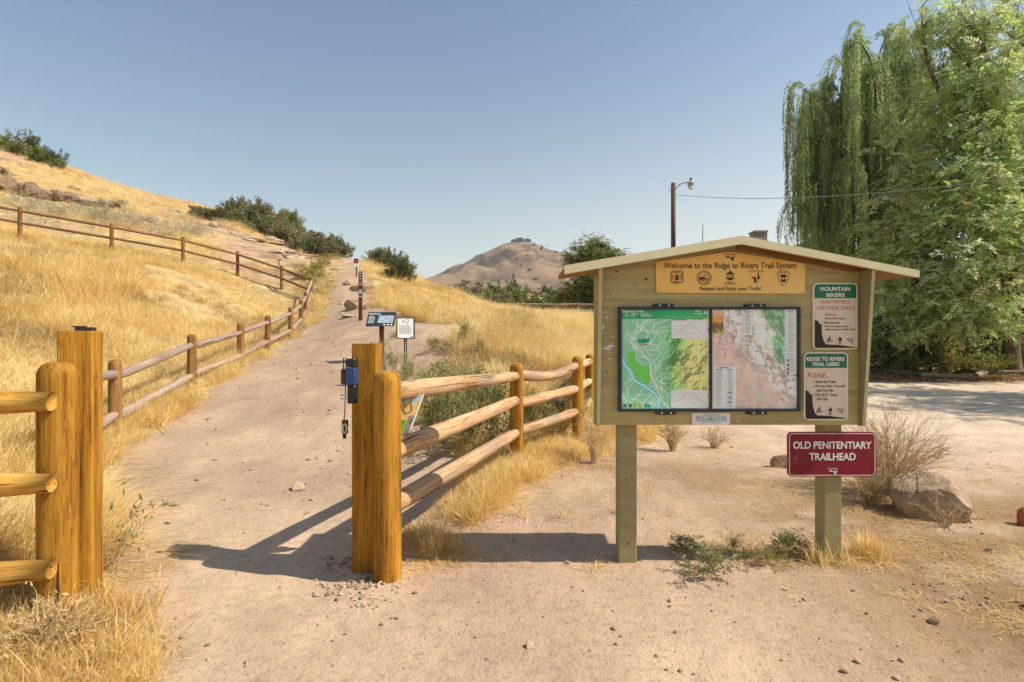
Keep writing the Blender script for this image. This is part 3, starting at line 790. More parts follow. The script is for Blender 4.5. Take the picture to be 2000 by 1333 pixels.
# ------------------------------------------------------------------ the notice board
olive = mat("olive_paint", [(.26, .215, .105), (.30, .25, .122), (.335, .285, .145)], scale=(3, 3, 14), detail=7, rough=.6, bump=.12, bscale=(8, 60, 60), bdist=.004, spec=.3)
board_paint = mat("board_paint", [(.335, .265, .112), (.415, .335, .148), (.47, .385, .18)], scale=(1.6, 1.6, 22), detail=8, rough=.62, bump=.25, bscale=(5, 40, 130), bdist=.004, spec=.3, dist=.4,
                  spots=(18, .715, (.07, .05, .02)))
cream = mat("cream_fascia_paint", [(.62, .55, .32), (.70, .63, .39)], scale=(10, 10, 10), rough=.5, bump=.05)
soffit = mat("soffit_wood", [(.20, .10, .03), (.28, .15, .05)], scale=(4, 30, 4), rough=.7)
ochre = mat("ochre_panel", [(.80, .46, .10), (.88, .57, .19)], scale=(2, 2, 2), rough=.45)
ink = flat("dark_brown_ink", (.035, .015, .008), .6)
tanm = flat("sign_tan", (.70, .575, .45), .45)
creamb = flat("sign_border_cream", (.78, .70, .52), .45)
greenm = flat("sign_green", (.008, .15, .07), .45)
redm = flat("sign_red_ink", (.50, .045, .03), .5)
whitem = flat("white_ink", (.80, .77, .72), .5)
maroon = mat("maroon_enamel", [(.16, .009, .018), (.20, .013, .025), (.215, .02, .035)], scale=(3, 3, 3), rough=.35, spots=(9, .70, (.26, .10, .16)))
pinkish = flat("pale_pink_line", (.72, .52, .48), .5)
frame_m = flat("dark_frame_metal", (.02, .025, .035), .4)

K = empty("notice_board", (1.33, 3.2, 0), "olive wooden trail notice board with gabled roof, maps and welcome panel", "notice board")
KX, KY = 1.33, 3.2
def kb(mb, name, m, parent=K, smooth=False, label=None, loc=None):
    o = mb.build(name, m, parent, smooth)
    if parent is K: o.location = (-KX, -KY, 0)
    return tag(o, label)
def W(px, Y): return (px - 1000) / 1000 * Y
def Zz(py, Y): return CZ - (py - 666.5) / 1000 * Y

# posts (10 cm square, chamfered)
for x0, x1, lb in ((.664, .776, "left post"), (1.94, 2.05, "right post")):
    mb = MB(); c = .006
    sec = [(x0 + c, 3.18), (x1 - c, 3.18), (x1, 3.18 + c), (x1, 3.285 - c), (x1 - c, 3.285), (x0 + c, 3.285), (x0, 3.285 - c), (x0, 3.18 + c)]
    V = [(a, b, z) for z in (-.4, 1.0, 1.86) for a, b in sec]
    mb.add(V, [(i * 8 + j, i * 8 + (j + 1) % 8, i * 8 + 8 + (j + 1) % 8, i * 8 + 8 + j) for i in range(2) for j in range(8)])
    for hx, hz in ((.35, .80), (.62, .79), (.4, .52), (.72, .53), (.5, .51), (.45, .12), (.55, .125)):
        if lb == "left post": poly(mb, disc(x0 + (x1 - x0) * hx, hz, .0045, 8), 3.1785, mi=1)
    kb(mb, "post", [olive, ink])
# roof: two slopes with a cream fascia in front
YF, YB, TH = 2.95, 3.41, .022
AX, AZ = 1.327, 1.983
LX, LZ, RX, RZ = .307, 1.812, 2.345, 1.783
def under(x):
    return (AZ - TH) + ((LZ - AZ) * (AX - x) / (AX - LX) if x < AX else (RZ - AZ) * (x - AX) / (RX - AX))
mb = MB()
prof = [(LX, LZ), (AX, AZ), (RX, RZ), (RX, RZ - TH), (AX, AZ - TH), (LX, LZ - TH)]
V = [(x, YF + .022, z) for x, z in prof] + [(x, YB, z) for x, z in prof]
mb.add(V, [(0, 1, 7, 6), (1, 2, 8, 7)], mi=0)
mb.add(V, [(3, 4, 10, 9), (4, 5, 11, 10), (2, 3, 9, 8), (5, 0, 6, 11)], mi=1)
mb.add(V, [(6, 7, 10, 11), (7, 8, 9, 10)], mi=0)
mb.add(V, [(0, 5, 4, 1), (1, 4, 3, 2)], mi=0)
roof = kb(mb, "roof", [cream, soffit])
mb = MB()
e = .004
top = [(LX - e, LZ + e), (AX, AZ + e), (RX + e, RZ + e)]; bot = [(RX + e, RZ - .036), (AX, AZ - .043), (LX - e, LZ - .046)]
V = [(x, YF, z) for x, z in top + bot] + [(x, YF + .0215, z) for x, z in top + bot]
mb.add(V, [(0, 1, 4, 5)[::-1], (1, 2, 3, 4)[::-1], (6, 7, 10, 11), (7, 8, 9, 10), (0, 1, 7, 6), (1, 2, 8, 7), (2, 3, 9, 8), (3, 4, 10, 9), (4, 5, 11, 10), (5, 0, 6, 11)])
mb.build("fascia", cream, roof)
# dark strip put under the right slope to stand for the shadow gap
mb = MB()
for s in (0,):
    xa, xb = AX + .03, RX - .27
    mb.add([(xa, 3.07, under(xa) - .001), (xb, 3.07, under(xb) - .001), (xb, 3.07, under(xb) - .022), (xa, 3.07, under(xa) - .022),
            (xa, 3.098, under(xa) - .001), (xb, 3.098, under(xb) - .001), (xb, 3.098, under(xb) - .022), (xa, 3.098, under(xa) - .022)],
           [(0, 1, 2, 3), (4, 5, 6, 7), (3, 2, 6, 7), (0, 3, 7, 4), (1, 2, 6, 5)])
mb.build("shadow_gap_strip", soffit, roof)
# board
mb = MB()
BX0, BX1, BZ0, YP = .530, 2.098, .872, 3.10
outl = [(BX0, BZ0), (BX1, BZ0), (BX1, under(BX1) - .002), (AX, AZ - TH - .002), (BX0, under(BX0) - .002)]
plate(mb, outl, YP, YP + .076)
scr = [(1186, 681, 7, 3), (1193, 676, 9, 2.2), (1190, 700, 4, 1.2), (1178, 640, 2, 6), (1185, 621, 2, 3), (1187, 580, 3, 1.6), (1196, 574, 3, .8), (1201, 570, 1.2, 2), (1213, 593, .8, 2.4), (1412, 592, 1.5, 1), (1660, 742, .8, 2), (1659, 730, .6, 2), (1442, 823, 6, .8), (1198, 658, 4, 1), (1181, 610, 5, .8), (1182, 650, 4, .7)]
rs = np.random.default_rng(4)
for px, py, a, b in scr:
    x, z = W(px, YP), Zz(py, YP)
    pts = [(x + a * .0031 * math.cos(t) * rs.uniform(.5, 1.2), z + b * .0031 * math.sin(t) * rs.uniform(.5, 1.2)) for t in np.linspace(0, 6.28, 11)[:-1]]
    poly(mb, pts, YP - .0012, mi=1)
for px, py, r in ((1204, 531, 2.2), (1262, 546, 2.5), (1176, 636, 1.2)):
    poly(mb, disc(W(px, YP), Zz(py, YP), r * .0031, 10), YP - .001, mi=2)
board = kb(mb, "board", [board_paint, whitem, ink])
# tapering side wings
lit_edge = mat("wing_edge_lit", [(.42, .36, .19), (.50, .43, .25)], scale=(10, 10, 10), rough=.55)  # lighter olive for the front edges: the sunlight on them is in the colour
for x0, x1 in ((BX0 - .022, BX0 - .002), (BX1 + .002, BX1 + .022)):
    mb = MB()
    yt, yb = 2.985, 3.068
    zt = min(under(x0), under(x1)) - .002
    V = [(x0, yb, BZ0 - .004), (x1, yb, BZ0 - .004), (x1, 3.18, BZ0 - .004), (x0, 3.18, BZ0 - .004), (x0, yt, zt), (x1, yt, zt), (x1, 3.18, zt), (x0, 3.18, zt)]
    mb.add(V, [(0, 3, 2, 1), (4, 5, 6, 7), (1, 2, 6, 5), (2, 3, 7, 6), (3, 0, 4, 7)], mi=0)
    mb.add(V, [(0, 1, 5, 4)], mi=1)
    kb(mb, "side_wing", [olive, lit_edge])

# welcome panel
Y1 = 3.088
def emblem_parts(y):
    out = []
    def new():
        out.append(MB()); return out[-1]
    mb = new()
    # shield with a tree between U and S
    cx, cz = W(1322, Y1), Zz(542, Y1); k = .040
    sh = [(-.78, .85), (-.5, 1.0), (-.2, .9), (0, .96), (.2, .9), (.5, 1.0), (.78, .85), (.98, .62), (.86, .3), (.9, -.2), (.98, -.55), (.72, -.85), (.3, -.82), (0, -1.05), (-.3, -.82), (-.72, -.85), (-.98, -.55), (-.9, -.2), (-.86, .3), (-.98, .62)]
    shp = [(cx + a * k, cz + b * k) for a, b in sh]
    ringp(mb, shp, .0042, y); ringp(mb, [(cx + a * k * .82, cz + b * k * .84) for a, b in sh], .0018, y)
    poly(mb, [(cx + a * k, cz + b * k) for a, b in [(0, .62), (.2, .2), (.1, .2), (.28, -.12), (.12, -.12), (.34, -.42), (.06, -.42), (.06, -.62), (-.06, -.62), (-.06, -.42), (-.34, -.42), (-.12, -.12), (-.28, -.12), (-.1, .2), (-.2, .2)]], y)
    put_text(mb, "U", cx - .68 * k, cx - .28 * k, cz - .3 * k, cz + .35 * k, y); put_text(mb, "S", cx + .28 * k, cx + .68 * k, cz - .3 * k, cz + .35 * k, y)
    put_text(mb, "FOREST SERVICE", cx - .5 * k, cx + .5 * k, cz + .62 * k, cz + .78 * k, y, bold=0); put_text(mb, "DEPARTMENT", cx - .5 * k, cx + .5 * k, cz - .74 * k, cz - .58 * k, y, bold=0)
    mb = new()
    # round seal: bird over a hill and water
    cx, cz = W(1375, Y1), Zz(543, Y1); k = .043
    ringp(mb, disc(cx, cz, k, 36), .0026, y); ringp(mb, disc(cx, cz, k * .72, 32), .0018, y)
    poly(mb, [(cx + a * k, cz + b * k) for a, b in [(-.68, -.05), (-.5, .12), (-.1, .08), (.2, -.05), (.68, -.12), (.66, -.25), (-.66, -.28)]], y)
    poly(mb, [(cx + a * k, cz + b * k) for a, b in [(-.42, .45), (-.1, .3), (.02, .22), (.12, .34), (.5, .5), (.2, .22), (.02, .1), (-.12, .22)]], y)
    for q in (-.36, -.46): poly(mb, [(cx - .5 * k, cz + q * k), (cx + .5 * k, cz + q * k), (cx + .46 * k, cz + (q - .05) * k), (cx - .46 * k, cz + (q - .05) * k)], y)
    for t in range(26):
        a = 2 * math.pi * t / 26; r1, r2 = .80 * k, .92 * k
        poly(mb, [(cx + r * math.cos(a + d), cz + r * math.sin(a + d)) for r, d in ((r1, -.06), (r1, .06), (r2, .05), (r2, -.05))], y)
    mb = new()
    # city mark: dome over bands
    cx, cz = W(1426, Y1), Zz(539, Y1); k = .031
    poly(mb, [(cx + a * k, cz + b * k) for a, b in [(-.85, .25), (-.7, .5), (-.3, .62), (-.15, .85), (0, 1.2), (.15, .9), (.25, .62), (.7, .5), (.85, .25)]], y)
    poly(mb, [(cx + a * k, cz + b * k) for a, b in [(-.85, -.35), (.85, -.35), (.6, -.7), (.2, -.88), (-.2, -.88), (-.6, -.7)]], y)
    put_text(mb, "BOISE", cx - .8 * k, cx + .8 * k, cz - .22 * k, cz + .12 * k, y)
    put_text(mb, "PARKS &", cx - .75 * k, cx + .75 * k, cz - 1.38 * k, cz - 1.12 * k, y); put_text(mb, "RECREATION", cx - 1.1 * k, cx + 1.1 * k, cz - 1.72 * k, cz - 1.46 * k, y)
    mb = new()
    # inverted triangle with river and pine
    cx, cz = W(1477, Y1), Zz(541, Y1); k = .043
    ringp(mb, [(cx - 1.0 * k, cz + .72 * k), (cx + 1.0 * k, cz + .72 * k), (cx + .08 * k, cz - .98 * k), (cx - .08 * k, cz - .98 * k)], .0016, y)
    put_text(mb, "U.S. DEPARTMENT OF THE INTERIOR", cx - 1.05 * k, cx + 1.05 * k, cz + .76 * k, cz + .92 * k, y, bold=.0)
    poly(mb, [(cx + a * k, cz + b * k) for a, b in [(.28, .72), (.38, .35), (.34, .35), (.46, .05), (.38, .05), (.5, -.2), (.2, -.45), (.12, -.2), (.2, .05), (.14, .05), (.24, .35), (.2, .35)]], y)
    poly(mb, [(cx + a * k, cz + b * k) for a, b in [(-.6, -.02), (-.3, .02), (-.12, -.08), (.05, -.3), (-.05, -.5), (.12, -.62), (.0, -.8), (-.28, -.78), (-.38, -.58), (-.22, -.5), (-.34, -.3)]], y)
    mb = new()
    # shield with hands
    cx, cz = W(1530, Y1), Zz(544, Y1); k = .043
    sh = [(-.95, .62), (-.6, .92), (0, 1.05), (.6, .92), (.95, .62), (.72, .4), (.68, 0), (.6, -.5), (.3, -.85), (0, -1.02), (-.3, -.85), (-.6, -.5), (-.68, 0), (-.72, .4)]
    ringp(mb, [(cx + a * k, cz + b * k) for a, b in sh], .0034, y)
    put_text(mb, "IDAHO", cx - .5 * k, cx + .5 * k, cz + .62 * k, cz + .84 * k, y)
    poly(mb, [(cx + a * k, cz + b * k) for a, b in [(-.5, .4), (-.2, .5), (.2, .5), (.5, .4), (.3, .12), (.12, 0), (0, .18), (-.12, 0), (-.3, .12)]], y)
    poly(mb, [(cx + a * k, cz + b * k) for a, b in [(-.42, -.15), (-.15, -.08), (-.02, -.3), (.1, -.08), (.42, -.15), (.28, -.48), (.05, -.62), (0, -.42), (-.12, -.62), (-.3, -.45)]], y)
    return out

def swoosh(mb, cx, cz, k, y, words=True, mi=0):
    """the trail system's mark: a ridge line with a river winding below, words above"""
    if words: put_text(mb, "RIDGE TO RIVERS", cx - 1.0 * k, cx + 1.0 * k, cz + .42 * k, cz + .68 * k, y, mi=mi)
    poly(mb, [(cx + a * k, cz + b * k) for a, b in [(-1.0, -.05), (-.6, .12), (-.3, .32), (-.08, .12), (.15, .02), (.35, .05), (.2, -.02), (-.3, -.02)]], y, mi=mi)
    poly(mb, [(cx + a * k, cz + b * k) for a, b in [(-.2, -.12), (.3, -.02), (.85, .18), (1.0, .16), (.75, -.08), (.55, -.2), (.8, -.32), (.6, -.55), (.2, -.75), (.45, -.45), (.2, -.3), (.3, -.15)]], y, mi=mi)

mb = MB()
plate(mb, [(W(1282, Y1), Zz(572, Y1)), (W(1572, Y1), Zz(574, Y1)), (W(1572, Y1), Zz(515, Y1)), (W(1425, Y1), Zz(492, Y1)), (W(1281, Y1), Zz(512, Y1))], Y1, YP - .001)
wp = kb(mb, "welcome_panel", ochre, label="ochre five-sided welcome panel under the roof peak")
yt = Y1 - .0015
mb = MB(); put_text(mb, "Welcome to the Ridge to Rivers Trail System", W(1296, Y1), W(1555, Y1), Zz(528.5, Y1), Zz(513, Y1), yt, bold=.012); mb.build("lettering", ink, wp)
mb = MB(); put_text(mb, "Respect and Enjoy your Trails!", W(1367, Y1), W(1486, Y1), Zz(570, Y1), Zz(560, Y1), yt, bold=.012)
mb.build("lettering", ink, wp)
for mb in emblem_parts(yt): mb.build("emblem", ink, wp)
mb = MB(); swoosh(mb, W(1425, Y1), Zz(503.5, Y1), .034, yt); mb.build("emblem", ink, wp)
for px, py in ((1285, 515), (1568, 517), (1426, 495), (1284, 569), (1569, 571), (1426, 572)):
    V, F = lathe([(.005, -.0), (.0045, .002), (.002, .003)], 10); V = V[:, [0, 2, 1]] * np.array([1, -1, 1]); MB().add(V + np.array([W(px, Y1), Y1 - .0005, Zz(py, Y1)]), F).build("screw", steel, wp)

# the two maps in one dark frame
Y2 = 3.062
fx0, fx1, fz0, fz1 = W(1209, Y2), W(1564, Y2), Zz(804.5, Y2), Zz(599.5, Y2)
mb = MB(); t = .017; mid0, mid1 = W(1386.5, Y2), W(1391.5, Y2)
mb.box(fx0, fx1, Y2, YP - .001, fz1 - t, fz1).box(fx0, fx1, Y2, YP - .001, fz0, fz0 + t)
mb.box(fx0, fx0 + t, Y2, YP - .001, fz0 + t, fz1 - t).box(fx1 - t, fx1, Y2, YP - .001, fz0 + t, fz1 - t).box(mid0, mid1, Y2 + .002, YP - .001, fz0 + t, fz1 - t)
mf = kb(mb, "map_frame", frame_m)
for cx, cz in ((1297, 597), (1477, 597.5), (1301, 807), (1480, 807)):
    mb = MB(); x, z = W(cx, Y2), Zz(cz, Y2)
    plate(mb, rrect(x - .057, x + .057, z - .010, z + .010, .003), Y2 - .003, YP - .002, mi=0)
    for d in (-.026, .028):
        poly(mb, disc(x + d, z, .0045, 10), Y2 - .0042, mi=1)
    mb.build("clamp", [black, whitem], mf)

def mapsheet(name, x0, x1, z0, z1, colfun, nx, nz, y, lab):
    u = np.linspace(0, 1, nx); v = np.linspace(0, 1, nz)
    U, Vv = np.meshgrid(u, v)
    C = np.clip(colfun(U, 1 - Vv) * 1.35, 0, .88)
    X = x0 + U * (x1 - x0); Z = z0 + Vv * (z1 - z0)
    idx = np.arange(nx * nz).reshape(nz, nx)
    Q = np.stack([idx[:-1, :-1], idx[:-1, 1:], idx[1:, 1:], idx[1:, :-1]], -1).reshape(-1, 4)
    mb = MB(); mb.add(np.stack([X.ravel(), np.full(X.size, y), Z.ravel()], -1), [Q], C.reshape(-1, 3))
    m, N, L, b = newmat(name + "_print"); at = N.new("ShaderNodeAttribute"); at.attribute_name = "Col"
    L.new(at.outputs[0], b.inputs["Base Color"]); b.inputs["Roughness"].default_value = .3; b.inputs["Specular IOR Level"].default_value = .3
    return tag(mb.build(name, m, mf), lab)

def seg(U, V, pts, wd):
    """soft mask of a polyline on the sheet"""
    d = np.full(U.shape, 9.0)
    for (a, b), (c, e) in zip(pts, pts[1:]):
        L2 = (c - a) ** 2 + (e - b) ** 2 + 1e-9
        t = np.clip(((U - a) * (c - a) + (V - b) * (e - b)) / L2, 0, 1)
        d = np.minimum(d, np.hypot(U - a - t * (c - a), V - b - t * (e - b)))
    return 1 - sm(wd * .6, wd * 1.3, d)
def mixc(C, c, k): return C + (np.array(c) - C) * k[..., None]
def relief(U, V, f, seed, ang=.8, amp=6):
    g = lambda a, b: fbm(a * f, b * f, 5, seed)
    e = .004
    dx = (g(U + e, V) - g(U - e, V)) / (2 * e); dy = (g(U, V + e) - g(U, V - e)) / (2 * e)
    return np.clip(.5 + (dx * math.cos(ang) + dy * math.sin(ang)) / amp, 0, 1)
def map_green(U, V):
    C = np.zeros(U.shape + (3,)) + np.array([.22, .47, .30])
    n = fbm(U * 3, V * 3, 4, 3)
    hill = sm(.0, .16, (U - .40) + (n - .5) * .25 - .12 * (V - .5)) * sm(.14, .34, V + U * .15)
    hill = np.maximum(hill, sm(.55, .65, U))
    r = relief(U, V * 1.1, 4.2, 7, .7, 3.6)
    base = np.array([.16, .42, .14]) + (np.array([.58, .58, .20]) - np.array([.16, .42, .14])) * sm(.45, .85, U + (n - .5) * .5 - .15 * np.abs(V - .5))[..., None]
    C = mixc(C, (0, 0, 0), np.zeros(U.shape)) * (1 - hill[..., None]) + base * hill[..., None]
    C = C * (1 - hill[..., None] * (1 - (.45 + 1.0 * r))[..., None])
    ri = np.random.default_rng(2)
    town = 1 - hill
    st = np.zeros(U.shape)
    for k in range(90):
        a, b = ri.uniform(0, .5), ri.uniform(.1, 1.0); pts = [(a, b)]; d = ri.choice([0, 1.57, .75, -.8]) + ri.normal(0, .15)
        for q in range(ri.integers(2, 6)):
            a += math.cos(d) * .06; b += math.sin(d) * .06; d += ri.normal(0, .5); pts.append((a, b))
        st = np.maximum(st, seg(U, V, pts, .0034))
    C = mixc(C, (.62, .80, .66), st * town * .8)
    C = mixc(C, (.13, .50, .08), 1.0 * inpoly(U, V, [(.07, .43), (.16, .42), (.17, .52), (.25, .57), (.32, .57), (.33, .72), (.31, .77), (.17, .72), (.06, .55)]))
    rv = [(.0, .48), (.04, .56), (.10, .62), (.15, .72), (.26, .77), (.36, .83), (.43, .91), (.42, 1.0)]
    C = mixc(C, (.10, .36, .42), seg(U, V, rv, .024)); C = mixc(C, (.35, .66, .86), seg(U, V, rv, .013))
    C = mixc(C, (.66, .76, .58), seg(U, V, [(.1, .33), (.22, .42), (.33, .53), (.34, .68), (.40, .78), (.46, .92), (.55, 1.0)], .006))
    for pts in ([(.60, .55), (.62, .48), (.70, .55), (.74, .65), (.84, .66), (.94, .64), (.83, .52), (.70, .49)], [(.46, .60), (.53, .66), (.60, .56), (.68, .60), (.62, .70), (.60, .60)], [(.36, .70), (.5, .79), (.62, .74), (.78, .67), (.93, .63)]):
        C = mixc(C, (.16, .13, .05), seg(U, V, pts, .0035) * .8)
    C = mixc(C, (.01, .24, .12), 1.0 * inpoly(U, V, [(.19, .30), (.32, .29), (.31, .335), (.19, .34)]))
    C = mixc(C, (.35, .12, .10), seg(U, V, [(.21, .355), (.30, .352)], .006))
    C = mixc(C, (.02, .26, .10) , 1.0 * (V < .092))
    C = mixc(C, (.03, .35, .12), .8 * sm(.25, .6, U) * (V < .092))
    for cx, c in ((.04, (.05, .12, .10)), (.10, (.01, .10, .09)), (.15, (.3, .25, .05)), (.21, (.30, .42, .02))):
        C = mixc(C, c, 1.0 * ((np.abs(U - cx) < .02) & (np.abs(V - .968) < .018)))
    C = mixc(C, (.01, .26, .17), 1.0 * inpoly(U, V, [(.26, .95), (.34, .965), (.33, .99), (.26, .985)]))
    return C
def map_pink(U, V):
    C = np.zeros(U.shape + (3,)) + np.array([.60, .45, .39])
    r = relief(U + .3 * V, V, 5, 11, 2.4, 4.2)
    up = sm(-.12, .18, (U - V * .95 + .02) + (fbm(U * 4, V * 4, 3, 4) - .5) * .25)
    pale = np.array([.63, .60, .52])
    C = C + (pale - C) * (up * .7)[..., None]
    C = C * (1 - (.25 + .75 * up) * .9 * (1 - (.55 + .9 * r)))[..., None]
    gr = sm(.60, .70, fbm(U * 6 + 3, V * 5, 4, 8) * .6 + .55 * U - .34 * V + .08) * sm(.35, .6, U)
    C = C + (np.array([.16, .40, .20]) * (.6 + .8 * r)[..., None] - C) * (gr * .85)[..., None]
    rib = seg(U, V, [(.27, .62), (.42, .76), (.58, .88), (.72, .97)], .03)
    C = mixc(C, (.42, .50, .36), rib * (fbm(U * 20, V * 20, 2, 6) > .45) * .8)
    ri = np.random.default_rng(6)
    for k in range(46):
        a = ri.uniform(.02, .9); b = np.clip(a * .75 + ri.uniform(-.05, .35), 0, .98); pts = [(a, b)]; d = ri.uniform(0, 6)
        for q in range(5): a += math.cos(d) * .022; b += math.sin(d) * .022; d += ri.normal(0, .9); pts.append((a, b))
        C = mixc(C, [(.30, .16, .15), (.45, .10, .09), (.16, .14, .16)][k % 3], seg(U, V, pts, .0035) * .75)
    for y in np.linspace(.45, .62, 5): C = mixc(C, (.45, .36, .34), seg(U, V, [(0, y), (.3, y + .12)], .003) * .5)
    C = mixc(C, (.30, .22, .26), seg(U, V, [(.2, 0), (.2, .17), (.14, .2)], .004))
    return C
m1x0, m1x1 = fx0 + t, mid0; m2x0, m2x1 = mid1, fx1 - t; mz0, mz1 = fz0 + t, fz1 - t
YS = Y2 + .012
mapsheet("trail_map", m1x0, m1x1, mz0, mz1, map_green, 190, 200, YS, "green relief map with a blue river")
mapsheet("regional_map", m2x0, m2x1, mz0, mz1, map_pink, 190, 200, YS, "pinkish relief map with legends")
def U1(u): return m1x0 + u * (m1x1 - m1x0)
def U2(u): return m2x0 + u * (m2x1 - m2x0)
def VV(v): return mz1 - v * (mz1 - mz0)
paper = flat("paper_white", (.84, .84, .82), .5); inkg = flat("grey_ink", (.22, .22, .24), .6); inkl = flat("light_grey_ink", (.42, .42, .44), .6)
yy = YS - .0012
def chart(u0, u1, v0, v1, prof):
    mb = MB(); poly(mb, [(U1(u0), VV(v1)), (U1(u1), VV(v1)), (U1(u1), VV(v0)), (U1(u0), VV(v0))], yy)
    pts = [(U1(u0 + (u1 - u0) * a), VV(v1 + (v0 - v1) * b)) for a, b in prof]
    ringp(mb, pts, .0014, yy - .0008, mi=1, closed=False)
    for q in (.12, .28, .55):
        ringp(mb, [(U1(u0 + (u1 - u0) * .22), VV(v1 + (v0 - v1) * q)), (U1(u0 + (u1 - u0) * .8), VV(v1 + (v0 - v1) * q))], .0009, yy - .0006, mi=2, closed=False)
    for q in np.linspace(.15, .85, 5): ringp(mb, [(U1(u0 + .012), VV(v1 + (v0 - v1) * q)), (U1(u0 + .03), VV(v1 + (v0 - v1) * q))], .0012, yy - .0006, mi=2, closed=False)
    mb.build("elevation_chart", [paper, inkg, inkl], mf)
chart(.57, .975, .108, .29, [(.06, .15), (.15, .22), (.25, .4), (.38, .62), (.5, .82), (.58, .88), (.66, .70), (.75, .42), (.86, .25), (.96, .12)])
chart(.565, .975, .81, .995, [(.08, .3), (.2, .42), (.32, .62), (.42, .86), (.5, .82), (.58, .86), (.7, .68), (.82, .42), (.97, .25)])
def lines(mb, x0, x1, v0, v1, n, rng, hgt=.55, frac=(.5, 1), mi=0):
    for k in range(n):
        a = v0 + (v1 - v0) * k / n; b = a + (v1 - v0) / n * hgt
        xe = x0 + (x1 - x0) * rng.uniform(*frac)
        poly(mb, [(x0, VV(b)), (xe, VV(b)), (xe, VV(a)), (x0, VV(a))], yy - .0008, mi=mi)
rl = np.random.default_rng(12)
mb = MB(); put_text(mb, "Table Rock Trails", U1(.005), U1(.25), VV(.028), VV(.004), YS - .001, bold=.03)
put_text(mb, "Ridge", U1(.835), U1(.905), VV(.026), VV(.004), YS - .001, bold=.03); put_text(mb, "to Rivers", U1(.835), U1(.915), VV(.052), VV(.032), YS - .001, bold=.03)
poly(mb, [(U1(.935), VV(.045)), (U1(.95), VV(.045)), (U1(.953), VV(.03)), (U1(.958), VV(.045)), (U1(.972), VV(.045)), (U1(.953), VV(.008))], YS - .001)
for a, b, v in ((.04, .08, .04), (.12, .19, .04), (.22, .32, .04), (.04, .08, .062), (.10, .16, .058), (.22, .35, .06)):
    poly(mb, [(U1(a), VV(v + .007)), (U1(b), VV(v + .007)), (U1(b), VV(v)), (U1(a), VV(v))], YS - .001)
ringp(mb, [(U1(.45), VV(.073)), (U1(.985), VV(.073))], .0015, YS - .001, closed=False)
ringp(mb, [(U1(.986), VV(0.0)), (U1(.986), VV(.999))], .005, YS - .001, closed=False)
mb.build("map_lettering", whitem, mf)
def legend(u0, u1, v0, v1, cols, n, heads=()):
    mb = MB(); poly(mb, [(U2(u0), VV(v1)), (U2(u1), VV(v1)), (U2(u1), VV(v0)), (U2(u0), VV(v0))], yy)
    for a, b in cols: lines(mb, U2(u0 + (u1 - u0) * a), U2(u0 + (u1 - u0) * b), v0 + .03, v1 - .012, n, rl, .4, (.55, 1), mi=1)
    for a, b, v in heads: poly(mb, [(U2(a), VV(v + .009)), (U2(b), VV(v + .009)), (U2(b), VV(v)), (U2(a), VV(v))], yy - .001, mi=2)
    return mb
legend(.345, .475, .012, .255, [(.12, .28), (.35, .9)], 15, ((.37, .45, .02),)).build("legend", [paper, inkl, inkg], mf)
legend(.01, .285, .575, .999, [(.05, .1), (.14, .45), (.55, .6), (.66, .92)], 24, ((.05, .12, .60), (.18, .24, .60), (.09, .2, .582), (.18, .24, .835), (.18, .24, .885), (.18, .24, .93))).build("legend", [paper, inkl, inkg], mf)
mb = legend(.858, .995, .0, .655, [(.1, .2), (.28, .9)], 30, ((.89, .95, .012),))
for v in (.50, .545, .59, .63): poly(mb, [(U2(.88), VV(v + .026)), (U2(.908), VV(v + .026)), (U2(.908), VV(v)), (U2(.88), VV(v))], yy - .0012, mi=2)
mb.build("legend", [paper, inkl, inkg], mf)
mb = MB(); poly(mb, [(U2(.88), VV(.78)), (U2(.95), VV(.78)), (U2(.95), VV(.725)), (U2(.88), VV(.725))], yy); mb.build("legend", paper, mf)
def photo(U, V):
    n = fbm(U * 6, V * 9, 4, 2)
    C = np.zeros(U.shape + (3,)) + np.array([.50, .30, .14])
    C = mixc(C, (.62, .42, .30), sm(.3, .0, V)); C = mixc(C, (.60, .28, .05), sm(.2, .35, V) * sm(.6, .4, V)); C = mixc(C, (.10, .08, .03), sm(.5, .6, V + (n - .5) * .6) * .85)
    return mixc(C, (.45, .34, .06), sm(.72, .9, V) * sm(.4, .6, n))
_y = YS
mapsheet("photo_print", U2(.005), U2(.14), VV(.24), VV(.012), photo, 30, 50, YS - .0012, "small orange landscape print")

